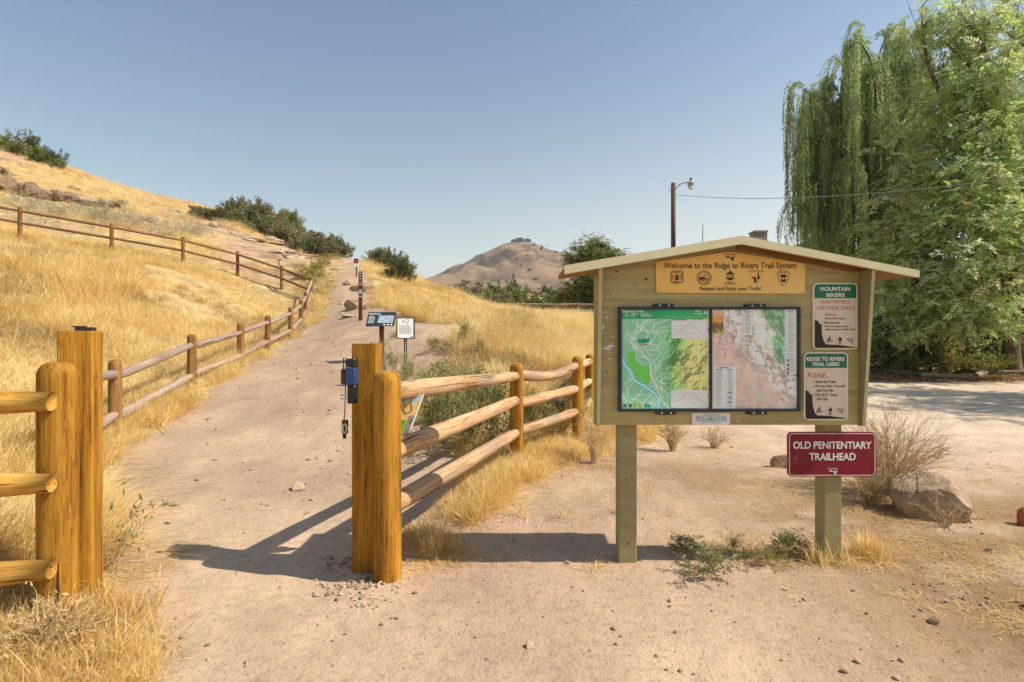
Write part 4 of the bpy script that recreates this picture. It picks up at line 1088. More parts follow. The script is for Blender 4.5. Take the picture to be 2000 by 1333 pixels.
# rounded tan signs
def cliff(mb, x0, x1, z0, z1, y, mi):
    w_, h_ = x1 - x0, z1 - z0
    q = lambda a, b: (x0 + a * w_, z0 + b * h_)
    poly(mb, [q(a, b) for a, b in [(.0, .03), (.02, .0), (.95, .0), (.99, .015), (.85, .022), (.6, .045), (.42, .05), (.27, .055), (.22, .10), (.17, .22), (.165, .36), (.145, .37), (.12, .365), (.07, .42), (0, .425)]], y, mi=mi)
def rider(mb, cx, cz, k, y, mi):
    for wx, wz, r in ((-.34, -.40, .33), (.72, -.32, .33)):
        ringp(mb, disc(cx + wx * k, cz + wz * k, r * k, 20), .07 * k, y, mi=mi)
        for a in (0, 1.05, 2.1): ringp(mb, [(cx + (wx + r * math.cos(a)) * k, cz + (wz + r * math.sin(a)) * k), (cx + (wx - r * math.cos(a)) * k, cz + (wz - r * math.sin(a)) * k)], .03 * k, y, mi=mi, closed=False)
    P = lambda L: [(cx + a * k, cz + b * k) for a, b in L]
    poly(mb, P(disc(.38, 1.02, .17, 12)), y, mi=mi)
    poly(mb, P([(.22, .88), (.42, .84), (.30, .45), (.0, .1), (-.28, .12), (-.3, .3), (-.05, .6)]), y, mi=mi)
    poly(mb, P([(.3, .75), (.42, .7), (.5, .42), (.66, .28), (.6, .2), (.4, .34)]), y, mi=mi)
    poly(mb, P([(-.3, .2), (0, .25), (.28, -.05), (.14, -.42), (.02, -.40), (.1, -.05), (-.1, -.02), (-.28, -.38), (-.42, -.34), (-.3, .0)]), y, mi=mi)
    ringp(mb, P([(-.34, -.40), (.1, -.25), (.55, .22), (.72, -.32)]), .06 * k, y, mi=mi, closed=False)
def hiker(mb, cx, cz, k, y, mi):
    P = lambda L: [(cx + a * k, cz + b * k) for a, b in L]
    poly(mb, P(disc(-.02, 1.15, .16, 12)), y, mi=mi)
    poly(mb, P([(-.25, .95), (.1, 1.0), (.3, .9), (.34, .35), (.2, .1), (-.2, .1), (-.24, .5)]), y, mi=mi)
    poly(mb, P([(.12, 1.05), (.5, .98), (.56, .4), (.3, .3)]), y, mi=mi)
    poly(mb, P([(-.2, .85), (-.18, .65), (-.55, .52), (-.85, .55), (-.86, .66), (-.56, .65)]), y, mi=mi)
    poly(mb, P([(-.2, .15), (.02, .15), (-.05, -.3), (-.22, -.72), (-.42, -.72), (-.26, -.3)]), y, mi=mi)
    poly(mb, P([(0, .15), (.22, .15), (.34, -.3), (.44, -.72), (.2, -.74), (.14, -.3)]), y, mi=mi)
    ringp(mb, P([(-.84, .65), (-.86, -.72)]), .045 * k, y, mi=mi, closed=False)

def tan_sign(x0, x1, z0, z1, Y, hz, label):
    mb = MB(); plate(mb, rrect(x0, x1, z0, z1, .028), Y, YP - .001)
    s = kb(mb, "trail_sign", creamb, label=label)
    b = .008
    full = rrect(x0 + b, x1 - b, z0 + b, z1 - b, .022)
    mb = MB(); lo = [p for p in full if p[1] < hz - .0001] ; lo = rrect(x0 + b, x1 - b, z0 + b, hz, .022)
    # lower part: round only at the bottom; header: round only at the top
    n = 7
    bot = [p for p in full if p[1] <= (z0 + z1) / 2]; topp = [p for p in full if p[1] > (z0 + z1) / 2]
    right_b = full[:n]; left_b = full[3 * n:]
    poly(mb, right_b + [(x1 - b, hz), (x0 + b, hz)] + left_b, Y - .001)
    mb.build("tan_field", tanm, s)
    mb = MB(); poly(mb, [(x1 - b, hz)] + full[n:3 * n] + [(x0 + b, hz)], Y - .001)
    mb.build("green_header", greenm, s)
    return s
Y3 = 3.085
s1 = tan_sign(W(1588, Y3), W(1675, Y3), Zz(683, Y3), Zz(553, Y3), Y3, Zz(583, Y3), "green-topped tan sign for mountain bikers")
def T(q, s, px0, px1, py0, py1, bold=.012, al='CENTER'):
    """one line of lettering, its own mesh; q = (part name, ink, sign)"""
    mb = MB(); put_text(mb, s, W(px0, Y3), W(px1, Y3), Zz(py1, Y3), Zz(py0, Y3), Y3 - .002, al, bold); mb.build(*q)
T(("white_lettering", whitem, s1), "MOUNTAIN", 1602, 1660, 561, 569, .03); T(("white_lettering", whitem, s1), "BIKERS", 1614, 1649, 573, 580.5, .03); 
T(("red_lettering", redm, s1), "MANY PEOPLE", 1603.5, 1659, 587, 593.3, .0); T(("red_lettering", redm, s1), "USE THESE TRAILS", 1596.5, 1668, 598.5, 605, .0); T(("red_lettering", redm, s1), "PLEASE...", 1612, 1637, 613, 618, .0); 
mb = MB()
T(("brown_lettering", ink, s1), "\u2022Control your speed.", 1609.5, 1651, 620.6, 625, .02); T(("brown_lettering", ink, s1), "\u2022Be courteous.", 1609.5, 1639.5, 628.3, 632.7, .02); T(("brown_lettering", ink, s1), "\u2022Yield the right-of-way to", 1609.5, 1661.5, 636, 640.4, .02); T(("brown_lettering", ink, s1), "hikers, horses & uphill riders.", 1612, 1670, 642, 646.6, .02)

mb = MB(); b = .009
cliff(mb, W(1588, Y3) + b, W(1675, Y3) - b, Zz(683, Y3) + b, Zz(553, Y3), Y3 - .002, 0); mb.build("cliff_silhouette", ink, s1)
mb = MB(); rider(mb, W(1618.5, Y3), Zz(664.5, Y3), .021, Y3 - .002, 0); mb.build("rider_pictogram", ink, s1)
mb = MB(); hiker(mb, W(1640, Y3), Zz(667.5, Y3), .022, Y3 - .002, 0); mb.build("hiker_pictogram", ink, s1)
mb = MB(); swoosh(mb, W(1660, Y3), Zz(666, Y3), .021, Y3 - .002); mb.build("emblem", ink, s1)
s2 = tan_sign(W(1570, Y3), W(1656.5, Y3), Zz(821.5, Y3), Zz(688.5, Y3), Y3, Zz(719, Y3), "green-topped tan sign for trail users")
T(("white_lettering", whitem, s2), "RIDGE TO RIVERS", 1574.5, 1649, 697.5, 705.5, .03); T(("white_lettering", whitem, s2), "TRAIL USERS", 1585.5, 1639, 708, 715.5, .03); 
T(("red_lettering", redm, s2), "PLEASE...", 1577.5, 1619.5, 729, 738, .005); 
mb = MB()
T(("brown_lettering", ink, s2), "\u2022 Share the Trails", 1588.5, 1632, 743, 748.5, .02); T(("brown_lettering", ink, s2), "\u2022 Pick Up After Yourself", 1588.5, 1649.5, 752.3, 758, .02); T(("brown_lettering", ink, s2), "And Your Pet", 1594, 1627, 760, 765.5, .02); T(("brown_lettering", ink, s2), "\u2022 DO NOT Travel", 1588.5, 1634.5, 769, 774.5, .02); T(("brown_lettering", ink, s2), "Off-Trail", 1594, 1615.5, 777, 782.5, .02)

mb = MB()
cliff(mb, W(1570, Y3) + b, W(1656.5, Y3) - b, Zz(821.5, Y3) + b, Zz(688.5, Y3), Y3 - .002, 0); mb.build("cliff_silhouette", ink, s2)
mb = MB(); rider(mb, W(1598.5, Y3), Zz(802.5, Y3), .022, Y3 - .002, 0); mb.build("rider_pictogram", ink, s2)
mb = MB(); hiker(mb, W(1621, Y3), Zz(805.5, Y3), .0225, Y3 - .002, 0); mb.build("hiker_pictogram", ink, s2)
mb = MB(); swoosh(mb, W(1640.5, Y3), Zz(802.5, Y3), .021, Y3 - .002); mb.build("emblem", ink, s2)

# small white plate under the maps
x0, x1, z0, z1 = W(1352.5, Y3), W(1427, Y3), Zz(830.5, Y3), Zz(807, Y3)
mb = MB(); plate(mb, rrect(x0, x1, z0, z1, .009), Y3 + .008, YP - .001)
hp = kb(mb, "name_plate", flat("plate_white", (.76, .75, .72), .45), label="small white plate below the map frame")
teal = flat("teal_ink", (.13, .30, .33), .5)
mb = MB(); y = Y3 + .0068; wq, hq = x1 - x0, z1 - z0
poly(mb, [(x0 + .08 * wq, z0 + .67 * hq), (x0 + .90 * wq, z0 + .67 * hq), (x0 + .87 * wq, z0 + .5 * hq), (x0 + .93 * wq, z0 + .34 * hq), (x0 + .11 * wq, z0 + .34 * hq), (x0 + .14 * wq, z0 + .5 * hq)], y)
put_text(mb, "TAKE THE PLEDGE", x0 + .28 * wq, x0 + .72 * wq, z0 + .77 * hq, z0 + .88 * hq, y); put_text(mb, "RIDGETORIVERS.ORG", x0 + .25 * wq, x0 + .75 * wq, z0 + .15 * hq, z0 + .25 * hq, y)
mb.build("teal_banner", teal, hp)
mb = MB(); put_text(mb, "HAPPY TRAILS", x0 + .16 * wq, x0 + .86 * wq, z0 + .37 * hq, z0 + .64 * hq, y - .001, bold=.04); mb.build("white_lettering", whitem, hp)

# maroon trailhead sign on the right post
Y4 = 3.165
x0, x1, z0, z1 = W(1539, Y4), W(1711.5, Y4), Zz(931.5, Y4), Zz(844.5, Y4)
mb = MB(); plate(mb, rrect(x0, x1, z0, z1, .026), Y4, 3.179)
ts = kb(mb, "trailhead_sign", maroon, label="maroon sign with white lettering on the right post")
mb = MB(); b = .009
ringp(mb, rrect(x0 + b, x1 - b, z0 + b, z1 - b, .02), .0055, Y4 - .001); mb.build("border_line", pinkish, ts)
mb = MB(); put_text(mb, "OLD PENITENTIARY", W(1549, Y4), W(1702, Y4), Zz(877, Y4), Zz(862.5, Y4), Y4 - .0015, bold=.022); mb.build("white_lettering", whitem, ts)
mb = MB(); put_text(mb, "TRAILHEAD", W(1580.5, Y4), W(1671, Y4), Zz(899.5, Y4), Zz(885, Y4), Y4 - .0015, bold=.022); mb.build("white_lettering", whitem, ts)
mb = MB(); swoosh(mb, W(1626.5, Y4), Zz(921, Y4), .030, Y4 - .0015); mb.build("emblem", whitem, ts)
for px, py in ((1625.5, 848.5), (1626.5, 928.5)):
    V, F = lathe([(.006, 0), (.005, .003), (.002, .004)], 10); V = V[:, [0, 2, 1]] * np.array([1, -1, 1]); MB().add(V + np.array([W(px, Y4), Y4 - .0005, Zz(py, Y4)]), F).build("bolt", steel, ts)
# ------------------------------------------------------------------ small signs beside the trail
def channel(mb, h, wd, holes=0):
    """a U-channel post with a row of punched holes shown as pale dots"""
    mb.box(-wd / 2, wd / 2, -.003, .003, -.3, h).box(-wd / 2, -wd / 2 + .005, .003, .02, -.3, h).box(wd / 2 - .005, wd / 2, .003, .02, -.3, h)
    for k in range(holes):
        poly(mb, [(a, b) for a, b in disc(0, .06 + (h - .1) * k / holes, wd * .16, 8)], -.0042, mi=1)
dkgreen = flat("dark_green_post", (.02, .03, .025), .5)
navy = flat("slate_panel", (.035, .04, .05), .4)
# framed white notice
g = hit(792, 748); Y = g[1]; s = Y / 1000
r = empty("framed_notice", g, "white notice in a dark brown frame on a perforated black post", "sign", None, math.radians(20))
mb = MB(); channel(mb, (745 - 655) * s, .055, 20); mb.build("post", [dkgreen, paper], r)
wq = 36 * s; z0, z1 = (748 - 663) * s, (748 - 619.5) * s
mb = MB(); t_ = .020
mb.box(-wq / 2, wq / 2, -.03, -.005, z1 - t_, z1).box(-wq / 2, wq / 2, -.03, -.005, z0, z0 + t_).box(-wq / 2, -wq / 2 + t_, -.03, -.005, z0 + t_, z1 - t_).box(wq / 2 - t_, wq / 2, -.03, -.005, z0 + t_, z1 - t_)
mb.build("frame", brownm, r)
mb = MB().box(-wq / 2 + t_, wq / 2 - t_, -.022, -.007, z0 + t_, z1 - t_); mb.build("notice_sheet", paper, r)
mb = MB(); yq = -.0235
rr_ = np.random.default_rng(2)
for k in range(7):
    zz = z0 + (z1 - z0) * (.60 - .055 * k); xe = wq * rr_.uniform(.22, .36)
    poly(mb, [(-wq * .36, zz), (xe, zz), (xe, zz - .008), (-wq * .36, zz - .008)], yq)
k = wq * .16; cz = z0 + (z1 - z0) * .80
ringp(mb, [(k * a, cz + k * b) for a, b in [(-.2, -.2), (.1, .5), (.7, .6), (1.0, .3), (.9, -.1), (.5, -.4), (.6, -.8)]], .008, yq, closed=False)
ringp(mb, [(k * a, cz + k * b) for a, b in [(.5, -.4), (.1, -.5), (.3, -.9)]], .008, yq, closed=False)
poly(mb, [(k * a, cz + k * b) for a, b in [(-1.0, .3), (-.75, .4), (-.6, .1), (-.7, -.6), (-.95, -.5), (-1.05, 0)]], yq)
poly(mb, [(wq * .24, z0 + .05), (wq * .36, z0 + .05), (wq * .36, z0 + .03), (wq * .24, z0 + .03)], yq)
mb.build("print", inkg, r)
# slanted interpretive panel on a brown post
g = hit(745, 702); Y = g[1]; s = Y / 1000
r = empty("interpretive_sign", g, "slanted dark interpretive panel with a photograph on a brown timber post", "sign")
hpost = (702 - 630) * s
mb = MB().box(-.045, .045, -.02, .07, -.3, hpost); mb.build("post", brownm, r)
def slab(name, wq, hq, dep, th, m, par, z, xoff, tilt, items):
    """a panel leaning back from the viewer, local plane x,z with its face to -y"""
    o = bpy.data.objects.new(name, None)
    mb = MB().box(-wq / 2, wq / 2, 0, th, -hq / 2, hq / 2)
    p = mb.build(name, m, par); p.location = (xoff, dep, z); p.rotation_euler = (tilt, 0, 0)
    bpy.data.objects.remove(o)
    for nm, fn, mm in items:
        mb = MB(); fn(mb); mb.build(nm, mm, p)
    return p
def dark_items(wq, hq):
    def title(mb):
        put_text(mb, "Mighty Mountains", -.46 * wq, -.05 * wq, .30 * hq, .42 * hq, -.0015, bold=.02)
    def body(mb):
        for k in range(6):
            z = hq * (.2 - .09 * k); poly(mb, [(-.45 * wq, z), (-.45 * wq + wq * rr_.uniform(.2, .3), z), (-.45 * wq + wq * .2, z - .025 * hq), (-.45 * wq, z - .025 * hq)], -.0015)
    def logo(a):
        return lambda mb: poly(mb, [(a * wq, -.36 * hq), (a * wq + .07 * wq, -.36 * hq), (a * wq + .05 * wq, -.45 * hq), (a * wq + .01 * wq, -.45 * hq)], -.0015)
    def ph(mb):
        poly(mb, [(-.1 * wq, -.28 * hq), (.44 * wq, -.28 * hq), (.44 * wq, .26 * hq), (-.1 * wq, .26 * hq)], -.0015)
    return [("title_lettering", title, paper), ("text_lines", body, paper)] + [("emblem", logo(a), paper) for a in (.12, .24, .36)] + [("photograph", ph, mat("panel_photo", [(.10, .11, .12), (.34, .40, .46), (.62, .66, .70)], scale=(9, 9, 14), detail=4, rough=.4, coord='Generated'))]
wq = 55 * s; hq = 36 * s
slab("panel", wq, hq, -.02, .012, navy, r, hpost - .02 + hq * .22, 0, math.radians(-38), dark_items(wq, hq))
# printed sheet fixed behind the gate posts, curling out between the rails
r = empty("trail_banner", (-.88, 3.225, .74), "colourful printed sheet behind the gate posts, its right edge showing between the rails", "banner")
def sheet(u0, u1, v0, v1, off, nu=14, nv=6):
    U, Vv = np.meshgrid(np.linspace(u0, u1, nu), np.linspace(v0, v1, nv))
    wid = .215 + .10 * Vv
    X = U * wid - .0; Y = .004 + .075 * U ** 2 - off; Z = .015 + .27 * Vv + .012 * U
    i = np.arange(nu * nv).reshape(nv, nu)
    return np.stack([X.ravel(), Y.ravel(), Z.ravel()], -1), [np.stack([i[:-1, :-1], i[:-1, 1:], i[1:, 1:], i[1:, :-1]], -1).reshape(-1, 4)]
b_ = MB().add(*sheet(0, 1, 0, 1, 0)); V, F = sheet(0, 1, 0, 1, -.003); b_.add(V, [F[0][:, ::-1]])
b_.build("sheet", mat("print_orange", [(.62, .38, .12), (.74, .54, .26)], scale=(9, 9, 9), rough=.4), r)
for nm, args, mm in (("sky_print", (.02, .95, .84, .98), flat("print_sky", (.36, .50, .56), .4)), ("grass_print", (.02, .80, .02, .42), mat("print_green", [(.06, .30, .02), (.24, .52, .03)], scale=(30, 30, 30), rough=.4)),
                     ("dark_print", (.82, .95, .02, .50), mat("print_dark", [(.10, .10, .09), (.32, .28, .26)], scale=(40, 40, 40), rough=.4)), ("rim", (.965, 1, 0, 1), flat("rim_white", (.75, .75, .70), .4))):
    MB().add(*sheet(*args, .0012)).build(nm, mm, r)
mb = MB()
for q in ([(.60, .95), (.70, .70), (.78, .86), (.86, .62)], [(.66, .68), (.74, .56), (.84, .60)]):
    P_ = [((.215 + .10 * b) * a, .004 + .075 * a * a - .002, .015 + .27 * b + .012 * a) for a, b in q]
    mb.add(*tube(P_, .0022, 4, False))
mb.build("line_print", ink, r)
# slim brown trail marker
g = hit(704, 627); s = g[1] / 1000
r = empty("trail_marker", g, "tall slim brown trail marker post with small decals, at the edge of the path", "marker")
h = (627 - 531) * s; wd = 7.6 * s
mb = MB().box(-wd / 2, wd / 2, -.01, .01, -.3, h); mb.build("post", brownm, r)
mb = MB()
for k in range(9): poly(mb, [(-wd * .3, h * (.97 - .028 * k)), (wd * .3, h * (.97 - .028 * k)), (wd * .3, h * (.955 - .028 * k)), (-wd * .3, h * (.955 - .028 * k))], -.0115, mi=0 if k % 2 else 1)
for q in (.80, .63, .60, .57, .50): poly(mb, [(-wd * .32, h * q), (wd * .32, h * q), (wd * .32, h * (q - .02)), (-wd * .32, h * (q - .02))], -.0115, mi=1)
mb.build("decals", [black, paper], r)
# small red and white sign farther up
g = hit(696, 541); s = g[1] / 1000
r = empty("trail_sign", g, "small maroon and white sign on a thin post farther up the trail", "sign")
h = (541 - 505) * s
mb = MB().box(-.03, .03, -.01, .01, -.3, h * .55); mb.build("post", brownm, r)
wq = 9.5 * s
mb = MB().box(-wq / 2, wq / 2, -.03, -.012, h * .52, h * .98); p = mb.build("panel", paper, r)
mb = MB(); poly(mb, [(-wq * .48, h * .72), (wq * .48, h * .72), (wq * .48, h * .975), (-wq * .48, h * .975)], -.0315); mb.build("maroon_field", maroon, p)
mb = MB(); swoosh(mb, 0, h * .84, wq * .3, -.033, words=False); mb.build("emblem", whitem, p)
# stub marker on the hillside
g = hit(546, 530); s = g[1] / 1000
r = empty("trail_marker", g, "short pale marker post behind the upper fence", "marker")
mb = MB().box(-.07, .07, -.05, .05, -.2, .55); mb.build("post", flat("pale_post", (.5, .45, .36), .7), r)
mb = MB().box(-.075, .075, -.055, .055, .55, .60); mb.build("cap", black, r)

# ------------------------------------------------------------------ lamp, wire, house behind the notice board
bark = mat("bark", [(.07, .045, .028), (.14, .095, .06), (.20, .145, .10)], scale=(9, 9, 2.2), detail=8, rough=.95, bump=.9, bscale=(18, 18, 4), bdist=.03, coord='Object')
pole_w = mat("pole_wood", [(.06, .035, .025), (.10, .06, .042), (.15, .10, .07)], scale=(14, 14, .8), rough=.9, bump=.4, bdist=.01)
LY = 26.0; lx = W(1315, LY); lz = H(lx, LY); ztop = Zz(358, LY)
r = empty("street_lamp", (lx, LY, lz), "wooden pole lamp with a curved arm rising behind the notice board roof", "street lamp")
V, F = lathe([(.135, -.3), (.13, 0), (.118, (ztop - lz) * .5), (.112, ztop - lz)], 16); MB().add(V, F).build("pole", pole_w, r, smooth=True)
hx = W(1349, LY) - lx; hz = Zz(357, LY) - lz
a = [(.10, 0, Zz(370, LY) - lz), (.20, 0, Zz(366, LY) - lz), (.32, 0, Zz(361, LY) - lz), (.55, 0, Zz(357.6, LY) - lz), (hx + .02, 0, Zz(356, LY) - lz)]
MB().add(*tube(a, .022, 8)).build("arm", black, r)
V, F = lathe([(.03, .14), (.09, .05), (.13, 0), (.16, -.03), (.15, -.10), (.125, -.20), (.10, -.21)][::-1], 16); hd = MB().add(V + np.array([hx, 0, hz]), F).build("lamp_head", mat("lamp_metal", [(.30, .26, .22), (.40, .36, .32)], scale=(5, 5, 5), rough=.5), r)
V, F = lathe([(.115, -.30), (.12, -.2)], 14); MB().add(V + np.array([hx, 0, hz - .012]), F).build("lens", flat("lamp_lens", (.72, .68, .62), .3), hd)
MB().box(hx - .04, hx + .05, -.04, .04, hz + .14, hz + .24).build("photocell", black, hd)
for q in (371, 374): MB().box(-.2, .03, -.03, .03, Zz(q, LY) - lz - .012, Zz(q, LY) - lz + .012).build("bracket", steel, r)
pts = []
A_ = np.array([lx + .13, LY, Zz(381, LY)]); B_ = np.array([16.4, 10.5, 5.72])
for t in np.linspace(0, 1, 40): p = A_ + (B_ - A_) * t; p[2] = A_[2] - 5.70 * t + 2.62 * t * t; pts.append(p)
cable = MB().add(*tube(pts, .013, 6)).build("overhead_wire", flat("wire_grey", (.34, .33, .31), .6))
tag(cable, "thin overhead wire running from the lamp pole across the willow", "wire")

stone = mat("chimney_stone", [(.16, .13, .11), (.30, .25, .20), (.42, .36, .29)], scale=(4, 4, 6), detail=3, rough=.9, bump=.8, bdist=.03)
shing = mat("roof_shingle", [(.09, .08, .075), (.16, .145, .135)], scale=(6, 2, 6), rough=.9)
wallp = mat("house_wall", [(.42, .37, .29), (.50, .45, .36)], scale=(3, 3, 20), rough=.8)
hb = empty("house", (22, 44, 1.2), "house mostly hidden behind the notice board, only chimney and roof edge showing", "house")
def hq_(mb, x0, x1, y0, y1, z0, z1, mi=0): return mb.box(x0 - 22, x1 - 22, y0 - 44, y1 - 44, z0 - 1.2, z1 - 1.2, mi=mi)
hq_(MB(), 14.5, 33.5, 40, 48, 0.4, 5.2).build("wall", wallp, hb)
mb = MB()
def rz_(x): return 5.1 + (x - 13.5) * .42 if x < 24 else 9.51 - (x - 24) * .42
pr = [(13.5, rz_(13.5)), (24, rz_(24)), (34.5, rz_(34.5)), (34.5, rz_(34.5) - .25), (24, rz_(24) - .25), (13.5, rz_(13.5) - .25)]
V = [(x - 22, -4.6, z - 1.2) for x, z in pr] + [(x - 22, 4.6, z - 1.2) for x, z in pr]
mb.add(V, [(0, 1, 7, 6), (1, 2, 8, 7), (3, 4, 10, 9), (4, 5, 11, 10), (2, 3, 9, 8), (5, 0, 6, 11), (0, 5, 4, 1), (1, 4, 3, 2), (6, 7, 10, 11), (7, 8, 9, 10)])
rf = mb.build("roof", shing, hb)
mb = MB(); V = [(14.5 - 22, -3.98, 5.2 - 1.2), (33.5 - 22, -3.98, 4.0), (24 - 22, -3.98, 9.1 - 1.2), (14.5 - 22, 3.98, 4.0), (33.5 - 22, 3.98, 4.0), (2, 3.98, 7.9)]
mb.add(V, [(0, 1, 2), (3, 5, 4)]); mb.build("gable", wallp, hb)
for wx in (17, 22, 27, 31):
    mb = MB(); hq_(mb, wx - .7, wx + .7, 39.93, 39.99, 1.8, 3.4); wn = mb.build("window", flat("window_frame_white", (.6, .58, .52), .5), hb)
    mb = MB(); hq_(mb, wx - .6, wx + .6, 39.915, 39.93, 1.9, 3.3); mb.build("pane", flat("dark_glass", (.03, .04, .05), .1), wn)
mb = MB(); hq_(mb, W(1474, 41), W(1497.5, 41), 40.9, 41.9, 7.0, Zz(454, 41)); hq_(mb, W(1473, 41) - .03, W(1498.5, 41), 40.85, 41.95, Zz(454, 41) + .003, Zz(451, 41)); mb.build("chimney", stone, rf)
mb = MB().add(*tube([(0, 0, -1.75), (0, 0, 3.4)], .035, 8)).add(*tube([(0, 0, 1.3), (-.14, 0, 1.1)], .02, 6)).add(*tube([(-.16, 0, 1.02), (-.16, 0, 1.18)], .03, 6))
zz = Zz(440, 41) - 3.4
tag(mb.build("antenna_mast", flat("mast_metal", (.25, .25, .25), .5), loc=(W(1372.5, 41), 41, zz)), "thin bare antenna mast rising just above the notice board roof", "antenna")

# ------------------------------------------------------------------ far away: mountain top
capm = mat("rimrock", [(.035, .032, .03), (.09, .08, .075), (.15, .13, .12)], scale=(.05, .05, .12), detail=6, rough=1)
def mtn(px, py, Y=1500): return at(px, py, Y)
def crag(mb, pts, y0, y1, rng, mi=0):
    """a jagged block whose front outline is given in photo pixels"""
    plate(mb, [((a - 1000) / 1000 * y0, CZ - (b - 666.5) / 1000 * y0) for a, b in pts], y0, y1, mi=mi)
mb = MB(); rg = np.random.default_rng(3)
crag(mb, [(996, 478), (999, 469), (1006, 467), (1012, 464.6), (1019, 464.4), (1024, 467), (1024, 476), (1012, 479)], 1480, 1540, rg)
crag(mb, [(1024.6, 477), (1025.2, 466.5), (1029, 466), (1036, 467.5), (1039, 476), (1030, 478)], 1482, 1545, rg)
o = tag(mb.build("rock_outcrop", capm), "dark flat-topped rimrock crowning the distant mountain", "rock")
mb = MB(); c = mtn(1031.5, 470, 1500); 
mb.box(c[0] - .35, c[0] + .35, 1500, 1501, c[2] - 6, mtn(0, 458.5)[2]).box(c[0] - 3.2, c[0] + 3.2, 1500.05, 1500.95, mtn(0, 461)[2], mtn(0, 460.2)[2])
tag(mb.build("cross", flat("cross_white", (.5, .5, .5), .6)), "tiny cross standing on the mountain's rimrock", "cross")
mb = MB()
for px in (1068, 1072.5): c = mtn(px, 484); mb.box(c[0] - .35, c[0] + .35, 1500, 1501, c[2] - 12, mtn(0, 477.4)[2])
c = mtn(1070, 478); mb.box(c[0] - 6, c[0] + 6, 1500.1, 1500.9, c[2], c[2] + 1)
tag(mb.build("radio_mast", flat("mast_grey", (.28, .28, .29), .6)), "tiny twin radio mast on the mountain's right shoulder", "mast")

# ------------------------------------------------------------------ rocks
rockm = mat("field_rock", [(.18, .11, .06), (.37, .26, .165), (.50, .395, .28)], scale=(3.5, 3.5, 3.5), detail=9, rough=.95, bump=.7, bscale=14, bdist=.05, spots=(5, .62, (.22, .12, .05)), nrough=.65)
paler = mat("sandstone", [(.36, .24, .16), (.50, .365, .26), (.56, .44, .33)], scale=(2.2, 2.2, 6), detail=8, rough=.95, bump=.8, bscale=(6, 6, 22), bdist=.06, nrough=.65)
darkrock = mat("rim_rock", [(.09, .055, .03), (.22, .14, .085), (.36, .26, .18)], scale=(3, 3, 5), detail=9, rough=.95, bump=.8, bscale=12, bdist=.06, nrough=.7)
redst = mat("red_stone", [(.30, .09, .03), (.42, .15, .06)], scale=(6, 6, 6), rough=.8, bump=.4)
def rockmesh(rng, sx, sy, sz, cuts=9, sub=4, rough=.06):
    import bmesh
    bm = bmesh.new(); bmesh.ops.create_icosphere(bm, subdivisions=sub, radius=1.0)
    V = np.array([v.co[:] for v in bm.verts]); F = [np.array([[l.index for l in f.verts] for f in bm.faces])]
    bm.free()
    for k in range(cuts):
        n = rng.normal(0, 1, 3); n /= np.linalg.norm(n); d = rng.uniform(.45, .8)
        ex = V @ n - d; V = V - np.where(ex > 0, ex, 0)[:, None] * n * .92
    f = fbm(V[:, 0] * 2 + V[:, 2] * 1.3 + 50, V[:, 1] * 2 - V[:, 2] * 1.7 + 50, 4, int(rng.integers(99))) - .5
    f2 = fbm(V[:, 0] * 7 + V[:, 2] * 5, V[:, 1] * 7 - V[:, 2] * 4, 3, int(rng.integers(99))) - .5
    V = V * (1 + rough * 2.2 * f + rough * .9 * f2)[:, None]
    V = V * np.array([sx, sy, sz]); V[:, 2] += sz * .35
    return V, F
def rock(px, py, wpx, hpx, label, m=rockm, seed=0, cat="rock", group=None, name="rock", rz=0, deep=.8, cuts=9, rough=.06):
    g = hit(px, py); s = g[1] / 1000
    rng = np.random.default_rng(seed + 100)
    V, F = rockmesh(rng, wpx * s * .55, wpx * s * .55 * deep, hpx * s * .62, cuts, rough=rough)
    o = MB().add(V, F).build(name, m, smooth=False, loc=(g[0], g[1] + wpx * s * .3 * deep, g[2]))
    o.rotation_euler = (0, 0, rz)
    return tag(o, label, cat, group)
# the big boulder right of the notice board: a slanting block with an undercut left face
def boulder():
    g = hit(1842, 1020); s = g[1] / 1000; Y = g[1]
    rng = np.random.default_rng(5)
    import bmesh
    bm = bmesh.new(); bmesh.ops.create_cube(bm, size=2.0); bmesh.ops.subdivide_edges(bm, edges=bm.edges[:], cuts=14, use_grid_fill=True)
    V = np.array([v.co[:] for v in bm.verts]); F = [np.array([[l.index for l in f.verts] for f in bm.faces])]; bm.free()
    x, y, z = V.T
    X = x * .235 + .03 * z * np.where(x > 0, -1.6, 1) + .05 * y
    Yy = y * .23 + .02 * x
    Zz_ = (z + 1) / 2 * (.33 + .055 * x + .05 * y * (z > 0)) - .05
    X = X - .10 * np.where(x < 0, (z - .2), 0) * .6 + .085 * (1 - z) * (x > 0.3) * x
    X = X + np.where((y < 0), .05 * (z < .2) * (x < 0.2) * (.6 - z) * .6, 0)
    V = np.stack([X, Yy, Zz_], -1)
    c = V.mean(0); rr = np.linalg.norm((V - c) / np.array([.24, .23, .18]), axis=1)
    V = c + (V - c) * (np.clip(1.28 / np.maximum(rr, .01), .74, 1))[:, None]
    n = fbm(V[:, 0] * 7 + V[:, 2] * 5 + 30, V[:, 1] * 7 + V[:, 2] * 6 + 30, 5, 8) - .5
    n2 = fbm(V[:, 0] * 24 + V[:, 2] * 15, V[:, 1] * 24 - V[:, 2] * 17, 3, 9) - .5
    V = c + (V - c) * (1 + .22 * n + .07 * n2)[:, None]
    o = MB().add(V, F).build("boulder", rockm, loc=(g[0] + .0, Y + .2, g[2])); o.rotation_euler = (0, 0, math.radians(-24)); o.scale = (.9, .9, .93)
    tag(o, "large angular grey-brown boulder to the right of the notice board", "boulder")
boulder()
rock(1527, 914, 46, 36, "squat rock half hidden behind the left edge of the maroon sign", seed=1, deep=.7)
